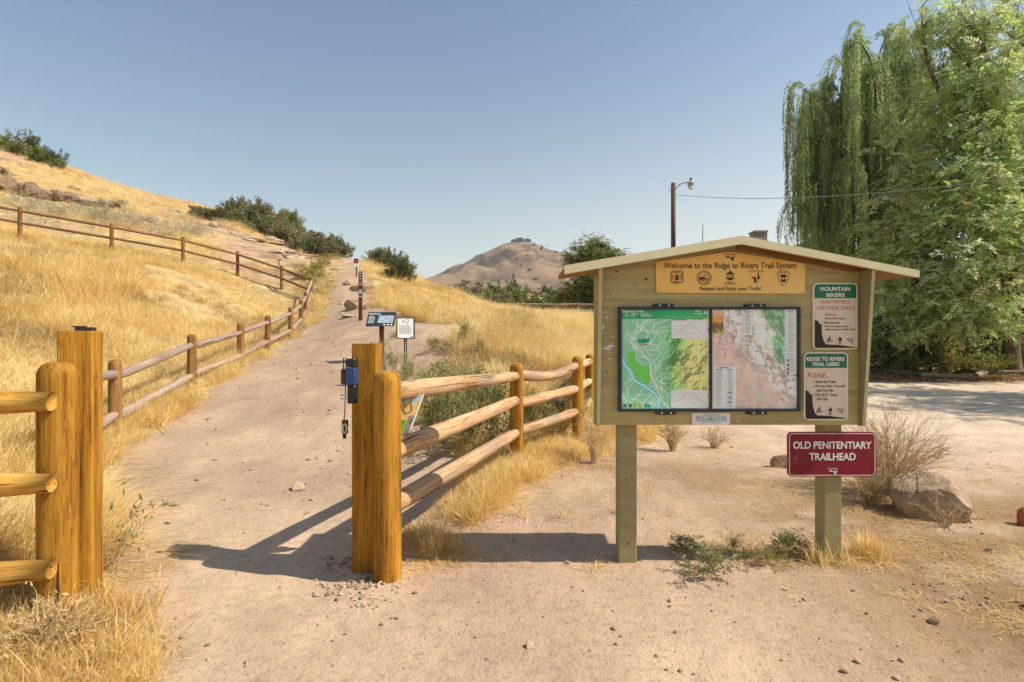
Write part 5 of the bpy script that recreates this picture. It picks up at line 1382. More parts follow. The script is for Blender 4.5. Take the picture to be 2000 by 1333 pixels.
rock(2013, 1028, 34, 42, "reddish stone cut off by the right edge of the photo", redst, seed=2, cat="stone", name="stone", cuts=2, rough=.1)
rock(2085, 1210, 70, 70, "stand-in reddish stone added beyond the right edge for its cast shadow", redst, seed=7, cat="stone", name="stone", cuts=4)  # unseen stone, added only to throw a shadow into view
rock(690, 606, 50, 30, "jagged ledge rock jutting into the path left of the slim marker", rockm, seed=3, deep=.9, rz=.4, rough=.1)
rock(712, 568, 54, 24, "broad brown rock behind the slim brown marker", seed=4, deep=.6)
rock(678, 556, 28, 13, "pale flat step rock in the middle of the steep trail", paler, seed=5)
rock(652, 550, 24, 6, "low flat ledge rock on the steep trail's left side", paler, seed=6)
rock(660, 528, 30, 5, "long thin ledge rock high on the trail", paler, seed=8, deep=.4)
rock(630, 548 - 20, 18, 6, "pale slab at the edge of weeds near the top of the trail", paler, seed=9)
rock(716, 604, 22, 13, "small square rock right beside the slim brown marker", seed=10)
rock(668, 596, 16, 6, "small flat stone left of the jagged ledge rock", paler, seed=11)
rock(685, 620, 40, 7, "flat slab half buried in the path below the jagged ledge", paler, seed=12, deep=.7)
rock(290, 433, 34, 22, "dark isolated rock in the grass above the upper fence", seed=13)
rock(412, 443, 26, 17, "dark blocky rock just below the ridge bushes", seed=14)
rock(240, 506, 62, 14, "flat low rock below the upper fence", seed=15, deep=.5)
rock(139, 370, 22, 11, "small pointed rock high on the hillside", seed=16)
rock(125, 340, 18, 7, "tiny dark rock on the left skyline", seed=17)
xs = [(8, 372, 40, 30), (32, 377, 46, 32), (56, 382, 40, 30), (80, 386, 34, 26), (100, 386, 40, 22), (120, 392, 46, 26), (140, 394, 34, 18), (165, 400, 40, 18), (190, 402, 30, 14), (212, 404, 30, 14)]
for i, (a, b, c_, d) in enumerate(xs):
    rock(a, b + 3, c_ * 1.1, d * 1.25, "brown rock in the ragged rim of rocks across the left hillside", darkrock, seed=30 + i, group="rocks of the rim across the left hillside", rough=.17, cuts=14)
# bedded sandstone slope below the ridge bushes: layered slabs
def slabs():
    rng = np.random.default_rng(44)
    k = 0
    poly_px = [(455, 455), (520, 462), (560, 468), (600, 492), (612, 500), (585, 508), (540, 505), (480, 478)]
    while k < 26:
        px, py = rng.uniform(450, 615), rng.uniform(450, 512)
        if not inpoly(np.array([px]), np.array([py]), poly_px)[0]: continue
        rock(px, py, rng.uniform(24, 56), rng.uniform(5, 9), "thin tilted slab of pink sandstone below the ridge bushes", paler, seed=200 + k, group="sandstone slabs below the ridge bushes", name="rock_slab", deep=.7, rough=.1, rz=rng.uniform(-.4, .4))
        k += 1
slabs()
for i, (a, b, c_, d) in enumerate([(800, 598 + 12, 14, 5), (862, 600, 30, 6), (880, 604, 26, 6), (780, 622, 24, 5), (905, 647, 16, 6)]):
    rock(a, b, c_, d, ["small stone on the right bank above the notice", "flat slab in the bare patch of the right ridge", "second slab right of the bare patch on the right ridge", "narrow stone ledge above the framed notice", "small stone on the bare dirt right of the notice"][i], paler, seed=60 + i)

# gravel and pebbles: loose, uncountable
def gravel():
    rng = np.random.default_rng(77)
    tm = []
    gm = mat("pebble", [(.18, .115, .07), (.38, .27, .18), (.54, .42, .31)], scale=(9, 9, 9), rough=.9, rnd=.35)
    for k in range(5):
        V, F = rockmesh(rng, 1, .8, .6, 6, 2, .08); tm.append(template("pebble", MB().add(V, F), gm))
    P = []; S = []
    def patch(px, py, sx, sy, n, s0, s1):
        g = hit(px, py)
        for _ in range(n):
            x = g[0] + rng.normal(0, sx); y = g[1] + rng.normal(0, sy); P.append((x, y)); S.append(rng.uniform(s0, s1) * rng.uniform(.5, 1))
    patch(690, 1145, .10, .06, 120, .008, .022); patch(660, 1110, .07, .06, 50, .01, .028); patch(725, 1175, .06, .05, 40, .006, .016); patch(765, 1140, .1, .04, 20, .005, .012)
    patch(232, 1270, .07, .14, 110, .008, .022); patch(215, 1200, .05, .12, 30, .008, .025)
    patch(1860, 1170, .22, .12, 90, .006, .018); patch(1790, 1110, .2, .1, 30, .006, .014)
    for _ in range(9000):
        y = 1.5 + 6 * rng.uniform(0, 1) ** 1.3; x = rng.uniform(-1.0, 1.15) * y; P.append((x, y)); S.append(.0012 + rng.exponential(.0011))
    for _ in range(900):
        y = rng.uniform(1.6, 7) ; x = rng.uniform(-.9, 1.1) * y; P.append((x, y)); S.append(rng.exponential(.0042) + .0025)
    for _ in range(420):
        t = rng.uniform(0, 1); y = 4 + 26 * t ** 1.5; x = np.interp(y, [4, 12, 24, 34], [-1.8, -4.4, -7.2, -9.6]) + rng.normal(0, .9); P.append((x, y)); S.append((rng.exponential(.006) + .004) * (1 + y / 14))
    for px, py, s in ((1310, 1178, .02), (1308, 1190, .013), (1205, 1262, .013), (1213, 1250, .012), (1405, 1144, .012), (1422, 1143, .012), (1532, 1155, .014), (1340, 1170, .008), (1825, 1218, .035), (1675, 1296, .018), (1108, 1102, .02), (1750, 1330, .016), (215, 1228, .03), (482, 1296, .012), (505, 944, .018)):
        g = hit(px, py); P.append(g[:2]); S.append(s)
    P = np.array(P); S = np.array(S)
    Z = land(P[:, 0], P[:, 1])
    P3 = np.stack([P[:, 0], P[:, 1], Z + S * .05], -1)
    scatter("gravel", tm, P3, rng.uniform(-.4, 6.28, (len(P), 3)) * np.array([.1, .1, 1]), S, rng.integers(0, 5, len(P)), "loose pebbles and gravel over the dirt")
gravel()
# ------------------------------------------------------------------ grass
straw = leafmat("dry_grass_blade", (.74, .49, .14), (1.0, .80, .37), transl=.42)
strawg = leafmat("dry_brown_blade", (.58, .375, .13), (.84, .60, .27), transl=.35)
strawp = leafmat("pale_grass_blade", (.92, .70, .30), (1.0, .88, .52), transl=.42)
strawo = leafmat("dull_olive_blade", (.38, .30, .12), (.54, .44, .20), transl=.3)
sagec = leafmat("sage_leaf", (.38, .34, .20), (.52, .47, .31), transl=.25)
greenw = leafmat("weed_leaf", (.185, .185, .05), (.36, .34, .11), transl=.3)
yelw = leafmat("yellow_weed_leaf", (.30, .28, .06), (.42, .36, .09), transl=.3)

def lean_euler(tx, ty, rz):
    """Euler angles that turn by rz about the vertical, then lean by (tx, ty) in the world"""
    t = np.clip(np.hypot(tx, ty), 1e-6, 1.0); ax, ay = -ty / np.hypot(tx, ty + 1e-9), tx / np.hypot(tx, ty + 1e-9)
    n = np.hypot(ax, ay); ax, ay = ax / n, ay / n
    c, s_ = np.cos(t), np.sin(t); C = 1 - c
    cz, sz = np.cos(rz), np.sin(rz)
    A = np.array([[c + ax * ax * C, ax * ay * C, ay * s_], [ax * ay * C, c + ay * ay * C, -ax * s_], [-ay * s_, ax * s_, c]])
    B = np.array([[cz, -sz, 0 * cz], [sz, cz, 0 * cz], [0 * cz, 0 * cz, 1 + 0 * cz]])
    R = np.einsum('ijn,jkn->ikn', A, B)
    return np.stack([np.arctan2(R[2, 1], R[2, 2]), -np.arcsin(np.clip(R[2, 0], -1, 1)), np.arctan2(R[1, 0], R[0, 0])], -1)

def grass():
    rng = np.random.default_rng(1)
    tm = [template("grass_tuft", blades(rng, 46, .20, .46, .13, .0034, .38), straw) for _ in range(3)]
    tm += [template("grass_tuft", blades(rng, 40, .22, .52, .15, .0034, .75, .8), straw) for _ in range(3)]
    tm += [template("grass_tuft", blades(rng, 36, .14, .34, .14, .0038, .6), strawg) for _ in range(2)]
    tm += [template("grass_tuft", blades(rng, 34, .10, .30, .16, .0038, .8), strawo)]
    tm += [template("grass_tuft", blades(rng, 44, .18, .44, .16, .0034, .8, .8), strawp) for _ in range(2)]
    P = []
    # density falls with distance from where one stands
    def sample(n, r0, r1, a0, a1, pw):
        u = rng.uniform(0, 1, n); r = r0 * (r1 / r0) ** (u ** pw)
        a = np.radians(rng.uniform(a0, a1, n)); return r * np.sin(a), r * np.cos(a)
    xs, ys = sample(150000, 2.0, 75, -68, 30, .8)
    k = grassy(xs, ys, .6) & (ys > .6)
    xs, ys = xs[k], ys[k]
    cl = fbm(xs * .8, ys * .8, 3, 61)
    k = rng.uniform(0, 1, len(xs)) < np.clip(.25 + 2.6 * (cl - .35), .10, 1)
    # bare places: sandstone, dirt on the right bank, weeds by the signs
    for cx, cy, rr in [(-13.3, 32.5, 5.0), (-20, 31, 2.5), (-25, 36, 3), (-16, 38, 3), (-9.5, 15, 1.2), (-11.5, 17.5, 1.0), (-8.2, 11.5, .7), (-1.0, 13.6, 1.1), (-3.7, 26, .9)]: k &= ~((np.hypot((xs - cx), (ys - cy)) < rr) & (rng.uniform(0, 1, len(xs)) < .86))
    k &= ~((xs > -1) & (xs < 1.0) & (ys > 3.9) & (ys < 8) & ((xs + .73) * 3.75 < (ys - 2.99) * 1.0 + .2) & (rng.uniform(0, 1, len(xs)) < .8))
    xs, ys = xs[k], ys[k]
    r = np.hypot(xs, ys)
    dens_hi = (xs < -12) & (ys > 24)
    k = ~dens_hi | (rng.uniform(0, 1, len(xs)) < .75)
    xs, ys, r = xs[k], ys[k], r[k]
    S = rng.uniform(.6, 1.1, len(xs)) * np.clip(r / 16, 1.0, 1.7) * np.where((xs < -12) & (ys > 23), .55, 1.0)
    S *= np.where((xs > -12) & (ys > 19), .62, 1)
    S *= np.where((xs < -9) & (ys > 15) & (ys < 27), .6, 1)
    S *= np.where((xs > -1.2) & (xs < 2) & (ys < 8), .55, 1)
    # short by the post at the lower left corner
    S *= np.where(r < 3.8, .40, 1)
    S *= .55 + .9 * fbm(xs * .35, ys * .35, 2, 63)
    pd = np.full(len(xs), 9.0)
    for (a, b), (c, e) in zip(PATH_L, PATH_L[1:]):
        L2 = (c - a) ** 2 + (e - b) ** 2; t = np.clip(((xs - a) * (c - a) + (ys - b) * (e - b)) / L2, 0, 1)
        pd = np.minimum(pd, np.hypot(xs - a - t * (c - a), ys - b - t * (e - b)))
    S *= .7 + .3 * sm(0, .8, pd)
    Z = land(xs, ys)
    # matted, wind-laid grass: patches lean their own way
    tx = (fbm(xs * .55, ys * .55, 3, 66) - .5) * 3.0; ty = (fbm(xs * .55, ys * .55, 3, 67) - .5) * 3.0
    amt = sm(.38, .6, fbm(xs * .3, ys * .3, 3, 68))
    amt = np.maximum(amt, np.where((xs > -2.5) & (ys > 8), .75, 0))
    rot = lean_euler(tx * amt * .75 + rng.normal(0, .14, len(xs)), ty * amt * .75 + rng.normal(0, .14, len(xs)), rng.uniform(0, 6.28, len(xs)))
    idx = rng.integers(0, 6, len(xs))
    bp = fbm(xs * .42, ys * .42, 4, 64)
    idx = np.where((r < 4.5) | (bp > .57), rng.integers(3, 8, len(xs)), idx)
    idx = np.where((xs > -2.5) & (ys > 8), np.where(rng.uniform(0, 1, len(xs)) < .62, rng.integers(9, 11, len(xs)), rng.integers(2, 6, len(xs))), idx)
    idx = np.where((xs < -3) & (rng.uniform(0, 1, len(xs)) < .5 * sm(.5, .6, fbm(xs * .25, ys * .25, 3, 71))), rng.integers(9, 11, len(xs)), idx)
    idx = np.where(bp > .63, rng.integers(6, 9, len(xs)), idx)
    print("grass tufts", len(xs))
    scatter("dry_grass", tm, np.stack([xs, ys, Z - .01], -1), rot, S, idx, "tall dry golden grass covering the slopes")
grass()

def litter():
    """short flattened straw on the bare dirt"""
    rng = np.random.default_rng(5)
    tm = [template("straw_litter", blades(rng, 24, .02, .075, .10, .0013, .25, .05, 1.15), [straw, strawg][k % 2]) for k in range(4)]
    P = []
    def patch(px, py, sx, sy, n):
        g = hit(px, py)
        for _ in range(n): P.append((g[0] + rng.normal(0, sx), g[1] + rng.normal(0, sy)))
    patch(860, 1090, .13, .09, 110); patch(820, 1040, .09, .1, 50); patch(930, 985, .2, .2, 150); patch(1010, 935, .25, .3, 170); patch(1130, 900, .3, .4, 140); patch(1160, 1108, .16, .03, 10)
    patch(1440, 1075, .25, .09, 60); patch(1560, 1090, .2, .05, 50); patch(1685, 1095, .07, .04, 60); patch(1500, 960, .4, .5, 90); patch(1750, 1000, .35, .25, 130); patch(1900, 1090, .35, .25, 130); patch(1400, 880, .4, .5, 60); patch(1650, 960, .3, .3, 80)
    patch(1250, 980, .3, .4, 40); patch(230, 1150, .06, .3, 60); patch(120, 1250, .2, .15, 90); patch(1960, 1200, .3, .2, 60)
    patch(180, 1290, .12, .12, 90)
    P = np.array(P); n = len(P)
    Z = land(P[:, 0], P[:, 1])
    rot = np.stack([rng.normal(0, .1, n), rng.normal(0, .1, n), rng.uniform(0, 6.28, n)], -1)
    scatter("straw_litter", tm, np.stack([P[:, 0], P[:, 1], Z + .004], -1), rot, rng.uniform(.6, 1.3, n), rng.integers(0, 4, n), "flattened straw and dead weeds on the dirt")
    # standing short fringe
    tm = [template("grass_fringe", blades(rng, 34, .05, .17, .06, .0016, .6, .5), [straw, strawg][k % 2]) for k in range(4)]
    P = []
    patch(890, 1000, .06, .10, 40); patch(950, 965, .08, .12, 60); patch(1010, 930, .1, .2, 90); patch(1085, 890, .14, .3, 110); patch(1170, 870, .14, .4, 90); patch(820, 1060, .06, .06, 26); patch(850, 1075, .06, .05, 26); patch(1110, 1000, .2, .2, 5)
    patch(1690, 1090, .04, .03, 30); patch(1600, 1100, .06, .02, 16); patch(100, 1240, .16, .10, 130); patch(60, 1310, .12, .1, 90); patch(170, 1240, .07, .08, 60); patch(1780, 960, .14, .12, 30); patch(200, 1310, .05, .07, 30)
    P = np.array(P); n = len(P); Z = land(P[:, 0], P[:, 1])
    rot = np.stack([rng.normal(0, .2, n), rng.normal(0, .2, n), rng.uniform(0, 6.28, n)], -1)
    scatter("grass_fringe", tm, np.stack([P[:, 0], P[:, 1], Z - .004], -1), rot, rng.uniform(.6, 1.35, n), rng.integers(0, 4, n), "short golden grass at the feet of the posts and along the fence")
litter()

def sage():
    rng = np.random.default_rng(15)
    tm = []
    for k in range(3):
        lm, st = leafy(rng, 260, 1.0, .11, asp=.25, stems=9, stemr=.004)
        tm.append(template("sagebrush", lm, sagec))
    P = []
    def patch(px, py, sx, sy, n):
        g = hit(px, py)
        for _ in range(n): P.append((g[0] + rng.normal(0, sx), g[1] + rng.normal(0, sy)))
    for px, py, n in ((20, 400, 14), (90, 420, 20), (170, 425, 24), (250, 440, 26), (330, 455, 22), (400, 460, 14), (230, 415, 10), (420, 440, 8), (60, 440, 8)): patch(px, py, 1.1, .9, n)
    P = np.array(P); n = len(P); Z = land(P[:, 0], P[:, 1])
    scatter("sagebrush", tm, np.stack([P[:, 0], P[:, 1], Z], -1), np.stack([0 * Z, 0 * Z, rng.uniform(0, 6.28, n)], -1), rng.uniform(.35, .8, n), rng.integers(0, 3, n), "pale grey-green sagebrush in the grass above the upper fence")
sage()

# ------------------------------------------------------------------ bushes, each a thing
brownleaf = leafmat("scrub_leaf_brown", (.155, .13, .055), (.28, .24, .11), transl=.25)
darkleaf = leafmat("scrub_leaf_dark", (.085, .105, .03), (.20, .215, .065), transl=.25)
greenleaf = leafmat("scrub_leaf_green", (.11, .16, .03), (.26, .28, .055), transl=.35)
twig = mat("twig", [(.10, .07, .05), (.17, .125, .09)], scale=(10, 10, 10), rough=.9)
drytwig = mat("dry_twig", [(.42, .30, .15), (.60, .46, .26)], scale=(10, 10, 10), rough=.9)
rb_ = np.random.default_rng(90)
VAR = {}
def variants(key, n, *a, **k):
    VAR[key] = [leafy(rb_, *a, **k) for _ in range(n)]
variants("scrub", 4, 3000, 1.0, .10, asp=.42, stems=26, stemr=.012, flat=.9)
variants("far", 3, 1200, 1.0, .15, asp=.6, stems=22, stemr=.012, flat=.85)
variants("weed", 3, 2200, 1.0, .075, asp=.28, stems=22, stemr=.006, flat=1.0)
variants("herb", 3, 800, 1.0, .13, asp=.3, stems=12, stemr=.008, flat=1.1)
MESH = {}
def bush(px, py, wpx, hpx, kind, m, label, name="bush", cat="bush", group=None, Y=None, v=None, tm_=twig):
    g = hit(px, py) if Y is None else (W(px, Y), Y, H(W(px, Y), Y))
    s = g[1] / 1000
    v = int(rb_.integers(len(VAR[kind]))) if v is None else v
    key = (kind, v, m.name)
    if key not in MESH: MESH[key] = (VAR[kind][v][0].mesh(name, m), VAR[kind][v][1].mesh("stems", tm_))
    r = bpy.data.objects.new(name, None); COL.objects.link(r)
    r.location = (g[0], g[1] + .15 * wpx * s, g[2] - .02 * hpx * s); r.rotation_euler = (0, 0, rb_.uniform(0, 6.28))
    fw, fh = {'weed': (.62, .95), 'herb': (.85, .62), 'far': (.66, 1.5)}.get(kind, (.66, 1.05)); r.scale = (wpx * s * fw, wpx * s * fw, hpx * s * fh)
    for nm, me in zip(("foliage", "stems"), MESH[key]):
        o = bpy.data.objects.new(nm, me); COL.objects.link(o); o.parent = r
    return tag(r, label, cat, group)
# ridge thicket
rg_ = "bushes of the ridge thicket"
ridge = [(652, 500, 50, 34, 1), (640, 502, 46, 30, 0), (620, 500, 52, 34, 0), (604, 498, 44, 30, 2), (668, 502, 44, 30, 0), (585, 490, 50, 40, 0), (694, 504, 40, 24, 0), (548, 464, 50, 44, 2), (505, 440, 56, 40, 1), (676, 498, 40, 28, 1), (684, 502, 40, 24, 1), (706, 502, 40, 26, 1), (385, 424, 60, 18, 0), (425, 434, 60, 26, 1), (480, 444, 56, 36, 1), (515, 458, 56, 36, 1), (568, 474, 50, 40, 2), (598, 486, 50, 34, 1), (622, 494, 44, 30, 1), (640, 488, 40, 36, 2), (400, 428, 70, 22, 0), (440, 432, 60, 30, 0), (470, 436, 66, 44, 0), (455, 418, 44, 26, 1), (500, 450, 70, 54, 0), (490, 432, 50, 34, 1), (530, 456, 60, 46, 0), (545, 470, 60, 40, 0), (560, 452, 56, 42, 1), (575, 482, 56, 36, 0), (588, 466, 56, 46, 2), (605, 492, 52, 30, 0), (612, 474, 46, 36, 1),
         (630, 494, 46, 36, 0), (645, 494, 40, 32, 2), (655, 482, 30, 32, 1), (664, 495, 40, 26, 2), (690, 498, 34, 20, 1), (700, 496, 26, 22, 1), (520, 432, 40, 30, 1)]
for px, py, a, b, t in ridge:
    bush(px, py, a, b, "scrub", [brownleaf, darkleaf, greenleaf][t], ["grey-brown scrub bush in the thicket on the ridge left of the trail", "dark evergreen scrub bush in the thicket on the ridge left of the trail", "bright green bush in the thicket on the ridge left of the trail"][t],
         group=[rg_, "dark " + rg_, "green " + rg_][t])
for px, py, a, b in ((722, 510, 44, 26), (745, 520, 50, 34), (762, 526, 44, 36), (732, 514, 40, 24), (790, 540, 44, 26)):
    bush(px, py, a, b, "scrub", darkleaf, "dark scrub bush at the right end of the trail's skyline", group="bushes at the right end of the skyline")
bush(778, 550, 62, 50, "scrub", darkleaf, "large dark brown bush standing alone on the right ridge", v=1)
# left skyline
for i, (px, py, a, b) in enumerate([(8, 292, 44, 26), (45, 302, 54, 40), (70, 318, 48, 30), (92, 324, 44, 34), (110, 330, 30, 20), (22, 300, 50, 24)]):
    bush(px, py, a, b, "scrub", darkleaf if i % 2 else greenleaf, "dark green bush clump on the far left skyline", group="bushes on the left skyline")
bush(232, 404, 32, 24, "herb", yelw, "small yellow-green plant beside the rim of rocks", name="plant", cat="plant")
bush(8, 345, 26, 26, "herb", brownleaf, "bare brown shrub above the rim of rocks at the left edge", name="plant", cat="plant")
# weeds by trail
for i, (px, py, a, b, m) in enumerate([(600, 540, 60, 46, yelw), (625, 525, 46, 34, yelw), (590, 548, 50, 22, greenw), (622, 553, 36, 44, yelw), (650, 505, 50, 16, yelw), (632, 508, 44, 16, yelw)]):
    bush(px, py, a, b, "herb", m, "yellow-green weed beside the top of the trail and the fence corner", name="weed", cat="weed", group="weeds near the fence corner", tm_=drytwig)
# distant bushes in the hollow
far = [(950, 590, 40, 20, 2), (970, 586, 44, 16, 1), (1015, 600, 40, 24, 2), (1035, 600, 50, 18, 0), (1065, 602, 60, 20, 1), (1075, 604, 50, 18, 2), (895, 584, 50, 18, 1), (920, 588, 50, 22, 0), (880, 575, 60, 18, 0), (905, 588, 60, 22, 0), (935, 592, 60, 26, 0), (960, 598, 56, 30, 2), (985, 600, 46, 24, 0), (870, 560, 40, 14, 1), (1002, 592, 44, 26, 2), (1020, 596, 40, 22, 1), (1045, 602, 60, 22, 2), (980, 604, 50, 18, 1), (1090, 600, 70, 28, 1), (1010, 606, 60, 14, 1), (1130, 596, 70, 30, 1), (930, 566, 30, 12, 0)]
for i, (px, py, a, b, t) in enumerate(far):
    bush(px, py, a, b, "far", [brownleaf, darkleaf, greenleaf][t], ["grey-brown bush in the hollow beyond the golden meadow", "dark green bush in the hollow beyond the golden meadow", "bright green bush in the hollow beyond the golden meadow"][t], Y=58 + 6 * (i % 4), group=["brown", "dark", "green"][t] + " bushes in the hollow")
for i, (px, w_, h_, Y, t, lb) in enumerate([(1002, 30, 27, 190, 1, "large rounded dark tree at the foot of the mountain"), (1064, 24, 13, 230, 1, "low rounded dark bush at the foot of the mountain, right of the round tree"), (902, 17, 13, 200, 0, "small brown tree at the mountain's left foot"), (871, 9, 9, 210, 1, "tiny dark tree left of the small brown tree"), (1030, 20, 10, 210, 1, "grey-green bush patch between the round tree and the low round bush"), (940, 16, 8, 205, 0, "low brown bush left of the round tree"), (975, 14, 8, 200, 1, "small dark bush just left of the round tree"), (856, 7, 7, 240, 1, "tiniest dark tree where mountain meets ridge"), (1045, 14, 8, 225, 1, "small dark bush left of the low round bush")]):
    bush(px, 0, w_, h_, "far", [brownleaf, darkleaf][t], lb, Y=Y)
for i, (px, py, w_, h_) in enumerate([(1058, 484, 7, 7), (1043, 477, 5, 4), (1086, 492, 8, 3), (1098, 496, 4, 3), (1050, 508, 5, 2), (1010, 508, 6, 2.5), (1018, 520, 5, 2.4), (1030, 500, 5, 2), (985, 500, 5, 2), (1035, 530, 8, 3), (1046, 548, 9, 3)]):
    bush(px, py, w_, h_, "far", darkleaf, ["dark round tree on the mountain's right shoulder", "dark speck of scrub on the distant mountain"][i > 0], group=None if i == 0 else "specks of scrub on the mountain")
# grey-green weeds behind the fence
wl = "grey-green bushy weed growing behind the log rails"
for px, py, a, b in [(845, 900, 150, 150), (900, 885, 140, 140), (960, 880, 140, 150), (860, 840, 130, 110), (930, 840, 150, 130), (1040, 860, 120, 110), (1100, 850, 110, 100), (900, 790, 170, 80), (850, 770, 120, 70)]:
    bush(px, py, a, b, "weed", greenw, wl, name="weed", cat="weed", group="weeds behind the log rails", tm_=drytwig)
for px, py, a, b, lb in [(905, 690, 60, 70, "upright dark green weed in the meadow right of the notice"), (940, 700, 50, 45, "smaller green weed beside the upright one in the meadow"), (850, 690, 66, 34, "spreading green weed right of the framed notice"), (760, 735, 60, 60, "pale green weed at the foot of the slanted panel's post"), (800, 760, 70, 66, "pale green weed around the framed notice's post"), (780, 660, 50, 14, "low weed on the bank above the signs"), (830, 624, 34, 18, "small weed tuft on the right bank"), (860, 628, 26, 14, "second small weed tuft on the right bank"), (740, 712, 40, 50, "thin pale weed behind the tall right gate post")]:
    bush(px, py, a, b, "weed", greenw, lb, name="weed", cat="weed", tm_=drytwig)
# weeds under the notice board and by the gate
for px, py, a, b, k, m, lb in [(1385, 1128, 100, 84, "herb", greenw, "sprawling green weed on the dirt between the notice board posts"), (1345, 1090, 80, 50, "herb", greenw, "low green weed behind the sprawling one under the notice board"), (1545, 1090, 70, 76, "herb", greenw, "upright green weed just left of the notice board's right post"), (1585, 1095, 60, 46, "herb", greenw, "low weed touching the notice board's right post"), (1440, 1090, 90, 40, "weed", yelw, "yellowish straggling weed under the middle of the notice board"), (1510, 1108, 80, 34, "weed", yelw, "yellowish low weed left of the right post")]:
    bush(px, py, a, b, k, m, lb, name="weed", cat="weed", tm_=drytwig)
# dead twiggy shrubs
def twiggy(px, py, wpx, hpx, label, n, seed, m=drytwig, name="dead_shrub", cat="shrub", lean=0, leaves=None):
    g = hit(px, py); s = g[1] / 1000; rng = np.random.default_rng(seed)
    mb = MB(); lmb = MB(); tips = []
    R = wpx * s / 2; Hh = hpx * s
    for k in range(n):
        az = rng.uniform(0, 6.28); q = rng.uniform(0, 1) ** .5
        end = np.array([R * q * math.cos(az) + lean * Hh * .4, R * q * math.sin(az), Hh * (1.05 - .55 * q ** 2) * rng.uniform(.6, 1)])
        base = np.array([rng.normal(0, .08 * R), rng.normal(0, .08 * R), -.01])
        t = np.linspace(0, 1, 7)[:, None]
        pts = base + (end - base) * t + np.array([0, 0, .12 * Hh]) * np.sin(np.pi * t) + np.cumsum(rng.normal(0, .022 * Hh, (7, 3)), 0) * t
        mb.add(*tube(pts, np.linspace(.0024, .0009, 7) * (1 + g[1] / 12), 4, False))
        for q2 in range(6):
            j = rng.integers(2, 6); d = pts[j] - pts[j - 1]; d = d / (np.linalg.norm(d) + 1e-9) + rng.normal(0, .6, 3); d /= np.linalg.norm(d)
            ln = Hh * rng.uniform(.12, .32); p2 = np.array([pts[j] + d * ln * u for u in (0, .5, 1)]) + rng.normal(0, .006, (3, 3)); p2[0] = pts[j]
            mb.add(*tube(p2, np.linspace(.0014, .0006, 3) * (1 + g[1] / 12), 3, False)); tips.append((p2[1], d)); tips.append((p2[2], d))
    r = empty(name, g, label, cat)
    mb.build("stems", m, r)
    if leaves:
        lmat_, nl, sz = leaves
        ii = rng.integers(0, len(tips), nl)
        P_ = np.array([tips[i][0] for i in ii]) + rng.normal(0, .01, (nl, 3)); D_ = np.array([tips[i][1] for i in ii]) + rng.normal(0, .6, (nl, 3))
        V, F = inst(np.array([[0, 0, 0], [.5, .16, .03], [1, 0, -.04], [.5, -.16, .03]]), [np.array([[0, 1, 2, 3]])], frames(D_, rng.uniform(0, 6, nl)), P_, sz * rng.uniform(.6, 1.3, nl))
        lmb.add(V, F, np.repeat(rng.uniform(.6, 1.3, nl), 4)[:, None] * np.ones(3)); lmb.build("leaves", lmat_, r)
    return r
twiggy(1738, 965, 250, 175, "large dry twiggy shrub behind the maroon sign and left of the boulder", 150, 1)
twiggy(1700, 985, 110, 90, "low dry tangle at the foot of the twiggy shrub", 80, 2)
twiggy(1312, 882, 60, 80, "dry upright clump seen under the left part of the notice board", 50, 3)
twiggy(1395, 876, 70, 46, "low dry clump right of the upright one under the notice board", 36, 4)
twiggy(1850, 1030, 120, 60, "dry curling grass stalks in front of the boulder", 18, 5)
twiggy(1160, 905, 90, 110, "dry straggling weed at the left foot of the notice board", 40, 6, leaves=(strawg, 160, .03))
twiggy(212, 1130, 110, 180, "sparse green-leaved weed at the foot of the left square post", 9, 12, lean=.35, leaves=(greenw, 90, .045))
twiggy(95, 1290, 180, 130, "dry brown weed in the lower left corner below the thick round post", 60, 8, leaves=(strawg, 320, .03))
twiggy(545, 665, 0, 0, "x", 0, 0) if False else None

# ------------------------------------------------------------------ trees
treeleaf = leafmat("tree_leaf", (.18, .29, .055), (.50, .60, .18), transl=.5, gloss=.08)
treeleaf2 = leafmat("tree_leaf_pale", (.38, .47, .17), (.68, .73, .36), transl=.5, gloss=.08)
willowleaf = leafmat("willow_leaf", (.29, .40, .10), (.62, .70, .26), transl=.5, gloss=.08)
darktree = leafmat("dark_tree_leaf", (.10, .14, .025), (.30, .29, .06), transl=.4)

def spray_template(rng, n=13):
    """a drooping twig with paired leaflets"""
    mb = MB(); LV = np.array([[0, 0, 0], [.5, .2, .03], [1, 0, -.06], [.5, -.2, .03]])
    D, P, S = [], [], []
    for k in range(n):
        t = (k + 1) / n; sd = 1 if k % 2 else -1
        P.append([t, 0, -.22 * t * t]); a = sd * (.95 - .4 * t); D.append([math.cos(a), math.sin(a), -.15 + rng.normal(0, .2)]); S.append(.34 * (1 - .35 * t) * rng.uniform(.8, 1.2))
    V, F = inst(LV, [np.array([[0, 1, 2, 3]])], frames(np.array(D), rng.normal(0, .5, n)), np.array(P), np.array(S))
    return V, F
def limb(p0, p1, rng, sag=.12, n=9):
    t = np.linspace(0, 1, n)[:, None]; p0, p1 = np.array(p0, float), np.array(p1, float)
    L_ = np.linalg.norm(p1 - p0)
    b = rng.normal(0, .06 * L_, 3)
    return p0 + (p1 - p0) * t + (np.array([0, 0, sag * L_]) + b) * np.sin(np.pi * t) * t ** .3
